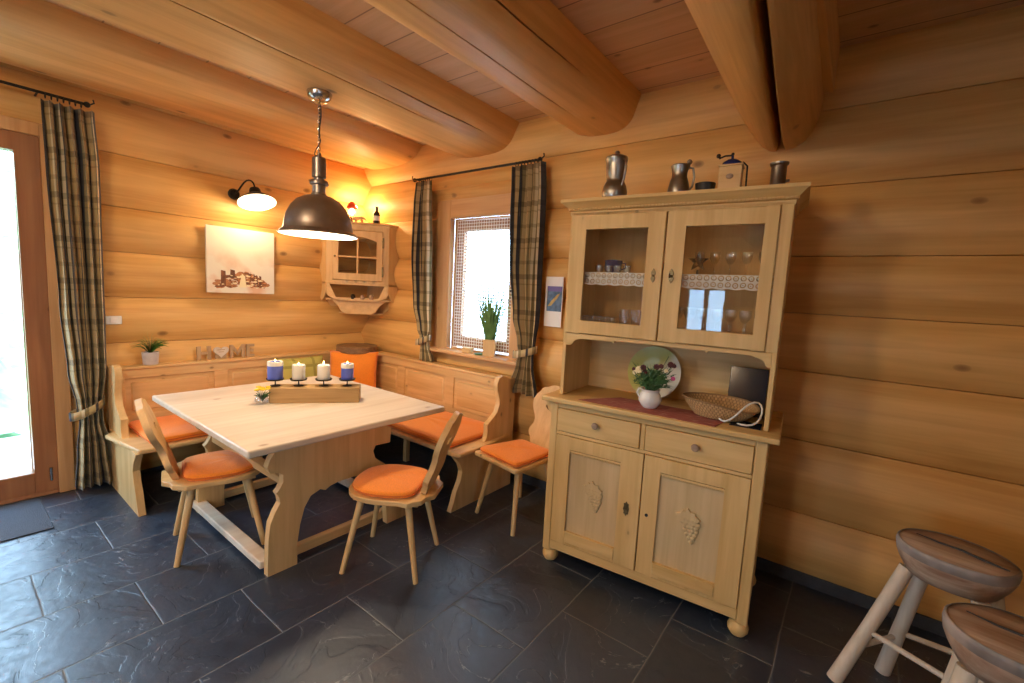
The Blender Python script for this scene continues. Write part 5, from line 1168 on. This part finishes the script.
# ------------------------------------------------------------------ candles on the block
ang = math.atan2(0.79, 0.61)
P0 = Vector((1.407, -1.637, 0)); dv_ = Vector((0.61, 0.79, 0)).normalized(); nv = Vector((0.79, -0.61, 0)).normalized()
mb = MB(); mb.box(-0.02, 0.52, 0.0, 0.13, 0.0, 0.10)
o = tag(build('wooden_beam', mb, M['oak_block'], bevel=0.006), 'rough wooden block carrying four candles on the table', 'block'); o.location = (P0.x, P0.y, 0.7625); o.rotation_euler = (0, 0, ang)
for nme, tt, r, h, m_, lb, mel in (('blue', 0.002, 0.045, 0.115, 'blue_wax', 'thick blue pillar candle, leftmost on the wooden block', True), ('white', 0.14, 0.039, 0.095, 'white_wax', 'white pillar candle, second from the left on the wooden block', False),
                           ('white', 0.291, 0.039, 0.095, 'white_wax', 'white pillar candle with upright flame, third from the left on the block', False), ('blue', 0.437, 0.039, 0.105, 'blue_wax', 'blue pillar candle, rightmost on the wooden block', True)):
    p = P0 + dv_ * tt - nv * 0.065
    hd = thing('candle_holder', {0.002: 'black iron candle holder under the leftmost blue candle', 0.14: 'black iron candle holder under the second, white candle', 0.291: 'black iron candle holder under the third, white candle', 0.437: 'black iron candle holder under the rightmost blue candle'}[tt], 'candle holder', (p.x, p.y, 0.8635), 0, 'candle holders')
    mb = MB(); mb.lathe([(0.003, 0), (0.030, 0), (0.030, 0.003), (0.004, 0.005), (0.0035, 0.038), (0.003, 0.04)], 20); build('stem', mb, M['iron'], hd)
    mb = MB(); mb.lathe([(0.003, 0.038), (0.048, 0.038), (0.053, 0.048), (0.050, 0.048), (0.046, 0.043), (0.003, 0.043)], 28); build('dish', mb, M['iron'], hd)
    c = thing('pillar_candle', lb, 'candle', (p.x, p.y, 0.9075), 0, 'pillar candles')
    mb = MB(); mb.lathe([(0.003, 0), (r - 0.002, 0), (r, 0.003), (r, h - 0.004), (r - 0.003, h), (r * 0.75, h - 0.002), (r * 0.5, h - 0.010), (0.003, h - 0.012)], 28); build('wax', mb, M[m_], c)
    if mel:
        mb = MB(); mb.lathe([(r + 0.0006, h - 0.028), (r + 0.0012, h - 0.024), (r + 0.0012, h - 0.003), (r - 0.003, h + 0.001), (r * 0.7, h - 0.0015)], 28, None, False); o = build('melted_rim', mb, M['white_wax'], c); o['label'] = 'white melted wax rim'
    mb = MB(); mb.tube([(0, 0, h - 0.014), (0, 0, h + 0.004)], 0.0015, 5); build('wick', mb, M['cord'], c)
    fh = 0.026 if 'upright' in lb else 0.014
    mb = MB(); mb.lathe([(0.0008, h + 0.0), (0.005, h + fh * 0.3), (0.0045, h + fh * 0.5), (0.0006, h + fh)], 10); build('flame', mb, M['flame'], c)
t = thing('flower_glass', 'tiny glass of yellow flowers beside the wooden block on the table', 'vase', (1.372, -1.685, 0.7625))
t.scale = (1.45, 1.45, 1.3)
mb = MB(); mb.lathe([(0.003, 0), (0.020, 0), (0.027, 0.012), (0.028, 0.024), (0.023, 0.036), (0.021, 0.036), (0.026, 0.024), (0.024, 0.012), (0.003, 0.004)], 20, None, False); build('glass_bowl', mb, M['clear'], t)
rnd = random.Random(2); mb = MB()
for k in range(40):
    a = rnd.uniform(0, 2 * PI); r = rnd.uniform(0.015, 0.05); blade(mb, (0, 0, 0.015), (r * math.cos(a), r * math.sin(a), rnd.uniform(0.035, 0.07)), 0.008, 0.01)
build('leaves', mb, M['leaf_dark'], t)
for k in range(9):
    a = 2 * PI * k / 9; r = 0.022 if k else 0
    mb = MB(); cx_, cy_, cz_ = r * math.cos(a) + 0.008, r * math.sin(a), 0.070 + 0.006 * (k % 3)
    for q in range(5): mb.sphere((cx_ + 0.006 * math.cos(q * 1.257), cy_ + 0.006 * math.sin(q * 1.257), cz_), 0.0055, (1, 1, 0.6), 6)
    build('blossom', mb, M['yellow'], t)

# ------------------------------------------------------------------ rustic stools
def stool(label, loc, rz, a, b, h, th, legs):
    t = thing('log_stool', label, 'stool', loc, rz, 'rustic log stools')
    mb = MB(); rr = []; N = 44
    for s_, z in ((0.02, h - th), (0.55, h - th), (0.78, h - th + 0.012), (0.92, h - th * 0.6), (1.0, h - 0.045), (1.02, h - 0.018), (1.0, h - 0.005), (0.97, h), (0.5, h + 0.002), (0.02, h + 0.002)):
        ring = []
        for k in range(N):
            q = 2 * PI * k / N; w = 1 + 0.06 * noise.noise((math.cos(q) * 1.4 + loc[0] * 3, math.sin(q) * 1.4, 1)) ; 
            ring.append((a * s_ * w * math.cos(q), b * s_ * w * math.sin(q), z))
        rr.append(ring)
    mb.rings(rr); build('seat', mb, M['stool_seat'], t, ang=0.9)
    mb = MB(); rr = []
    for s_, z in ((1.012, h - 0.034), (1.026, h - 0.014), (1.014, h - 0.001), (0.99, h + 0.003), (0.972, h + 0.0025)):
        rr.append([(a * s_ * (1 + 0.06 * noise.noise((math.cos(q) * 1.4 + loc[0] * 3, math.sin(q) * 1.4, 1))) * math.cos(q), b * s_ * (1 + 0.06 * noise.noise((math.cos(q) * 1.4 + loc[0] * 3, math.sin(q) * 1.4, 1))) * math.sin(q), z) for q in [2 * PI * k / N for k in range(N)]])
    mb.rings(rr, True, False); o = build('bark_edge', mb, M['dark_bark'], t, ang=1.0); o['label'] = 'bark edge of the log slice'
    mb = MB(); mb.tube([(-a * 0.72, b * 0.30, h + 0.0015), (-a * 0.3, b * 0.16, h + 0.002), (a * 0.1, b * 0.14, h + 0.002), (a * 0.45, -b * 0.02, h + 0.002), (a * 0.86, -b * 0.10, h + 0.001)], [0.002, 0.005, 0.006, 0.007, 0.003], 6); build('crack', mb, M['cord'], t)
    ft = []
    for (x0, y0, x1, y1) in legs:
        mb = MB(); mb.tube([(x0, y0, h - th + 0.01), ((x0 + x1) / 2, (y0 + y1) / 2 + 0.004, (h - th) / 2), (x1, y1, 0)], [0.026, 0.025, 0.028], 12); build('leg', mb, M['pale_wood'], t)
        ft.append(lambda z, x0=x0, y0=y0, x1=x1, y1=y1: Vector((x1 + (x0 - x1) * z / (h - th), y1 + (y0 - y1) * z / (h - th), z)))
    for i, z in zip(range(len(ft)), (0.16, 0.20, 0.14, 0.22)):
        mb = MB(); mb.tube([ft[i](z), ft[(i + 1) % len(ft)](z + 0.02)], [0.011, 0.011], 8); build('rung', mb, M['pale_wood'], t)
    return t
stool('rustic log-seat stool with pale legs standing near the log wall', (4.65, -0.60, 0), -0.25, 0.165, 0.150, 0.65, 0.13, [(-0.12, -0.03, -0.27, -0.17), (-0.08, 0.08, -0.16, 0.06), (0.11, 0.06, 0.20, 0.14), (0.09, -0.08, 0.17, -0.19)])
stool('rustic log-seat stool nearest the camera, cut by the corner of the photo', (4.74, -1.06, 0), -0.15, 0.165, 0.15, 0.62, 0.13, [(-0.10, -0.06, -0.17, -0.14), (-0.10, 0.07, -0.16, 0.13), (0.11, 0.07, 0.18, 0.15), (0.10, -0.07, 0.18, -0.15)])

# door mat, armchair at the picture edge
mb = MB(); mb.box(-0.26, 0.30, -0.55, 0.16, 0, 0.008); tag(build('door_mat', mb, M['mat_dark'], loc=(0.32, -2.70, 0.0005), bevel=0.002), 'thin dark mat on the floor in front of the glazed door', 'mat')

# two unseen ceiling lamps, added behind the camera to brighten the room
def added_lamp(x, y, w):
    t = thing('added_ceiling_lamp', 'added round opal ceiling lamp, unseen between the beams behind the camera', 'lamp', (x, y, 0), 0, 'added ceiling lamps')
    mb = MB(); mb.lathe([(0.005, 2.868), (0.17, 2.868), (0.17, 2.845), (0.005, 2.845)], 28); build('base', mb, M['chrome'], t)
    mb = MB(); mb.sphere((0, 0, 2.845), 0.15, (1, 1, 0.42), 16); build('diffuser', mb, M['bulb_soft'], t)

# ------------------------------------------------------------------ lights
def point(name, loc, col, w, r):
    l = bpy.data.lights.new(name, 'POINT'); l.color = col; l.energy = w; l.shadow_soft_size = r
    o = bpy.data.objects.new(name, l); C.objects.link(o); o.location = loc; return o
WARM = (1.0, 0.72, 0.42)
point('pendant_light', (LX, LY, 1.885), (1.0, 0.84, 0.62), 24, 0.05)
point('wall_lamp_light', (0.30, -1.243, 2.07), WARM, 8.5, 0.05)
point('corner_light', (0.19, -0.19, 2.33), (1.0, 0.70, 0.32), 8, 0.04)
def area(name, loc, size, col, w, rot=(0, 0, 0), spread=PI, portal=False, sy=None):
    l = bpy.data.lights.new(name, 'AREA'); l.color = col; l.energy = w; l.shape = 'RECTANGLE'; l.size = size; l.size_y = sy or size; l.spread = spread
    o = bpy.data.objects.new(name, l); C.objects.link(o); o.location = loc; o.rotation_euler = rot
    if portal: l.cycles.is_portal = True
    return o
for x, y, w_ in ((2.3, -3.5, 54), (3.5, -4.9, 42)):
    added_lamp(x, y, 40)
    point('added_lamp_light', (x, y, 2.68), (1.0, 0.79, 0.53), w_, 0.12)
area('door_portal', (-0.06, -3.1, 1.2), 2.1, (1, 1, 1), 1, (0, -PI / 2, 0), portal=True, sy=1.1)
area('window_portal', (1.65, 0.13, 1.58), 0.7, (1, 1, 1), 1, (-PI / 2, 0, 0), portal=True, sy=1.15)
area('far_portal_a', (2.95, YM - 0.1, 1.1), 1.45, (1, 1, 1), 1, (PI / 2, 0, 0), portal=True, sy=1.45)
area('far_portal_c', (XM + 0.1, -4.2, 1.51), 1.72, (1, 1, 1), 1, (0, PI / 2, 0), portal=True, sy=0.8)
w = bpy.data.worlds.new('sky'); bpy.context.scene.world = w; w.use_nodes = True
bg = w.node_tree.nodes['Background']; bg.inputs[0].default_value = (0.48, 0.71, 1.0, 1); bg.inputs[1].default_value = 13.5

sc = bpy.context.scene
sc.view_settings.view_transform = 'Standard'; sc.view_settings.look = 'None'; sc.view_settings.gamma = 1.0; sc.view_settings.exposure = 0.36
sc.view_settings.use_curve_mapping = False
sc.cycles.use_denoising = True
sc.cycles.max_bounces = 10; sc.cycles.diffuse_bounces = 5; sc.cycles.glossy_bounces = 4; sc.cycles.transparent_max_bounces = 24
sc.cycles.sample_clamp_indirect = 6; sc.cycles.caustics_reflective = False; sc.cycles.caustics_refractive = False
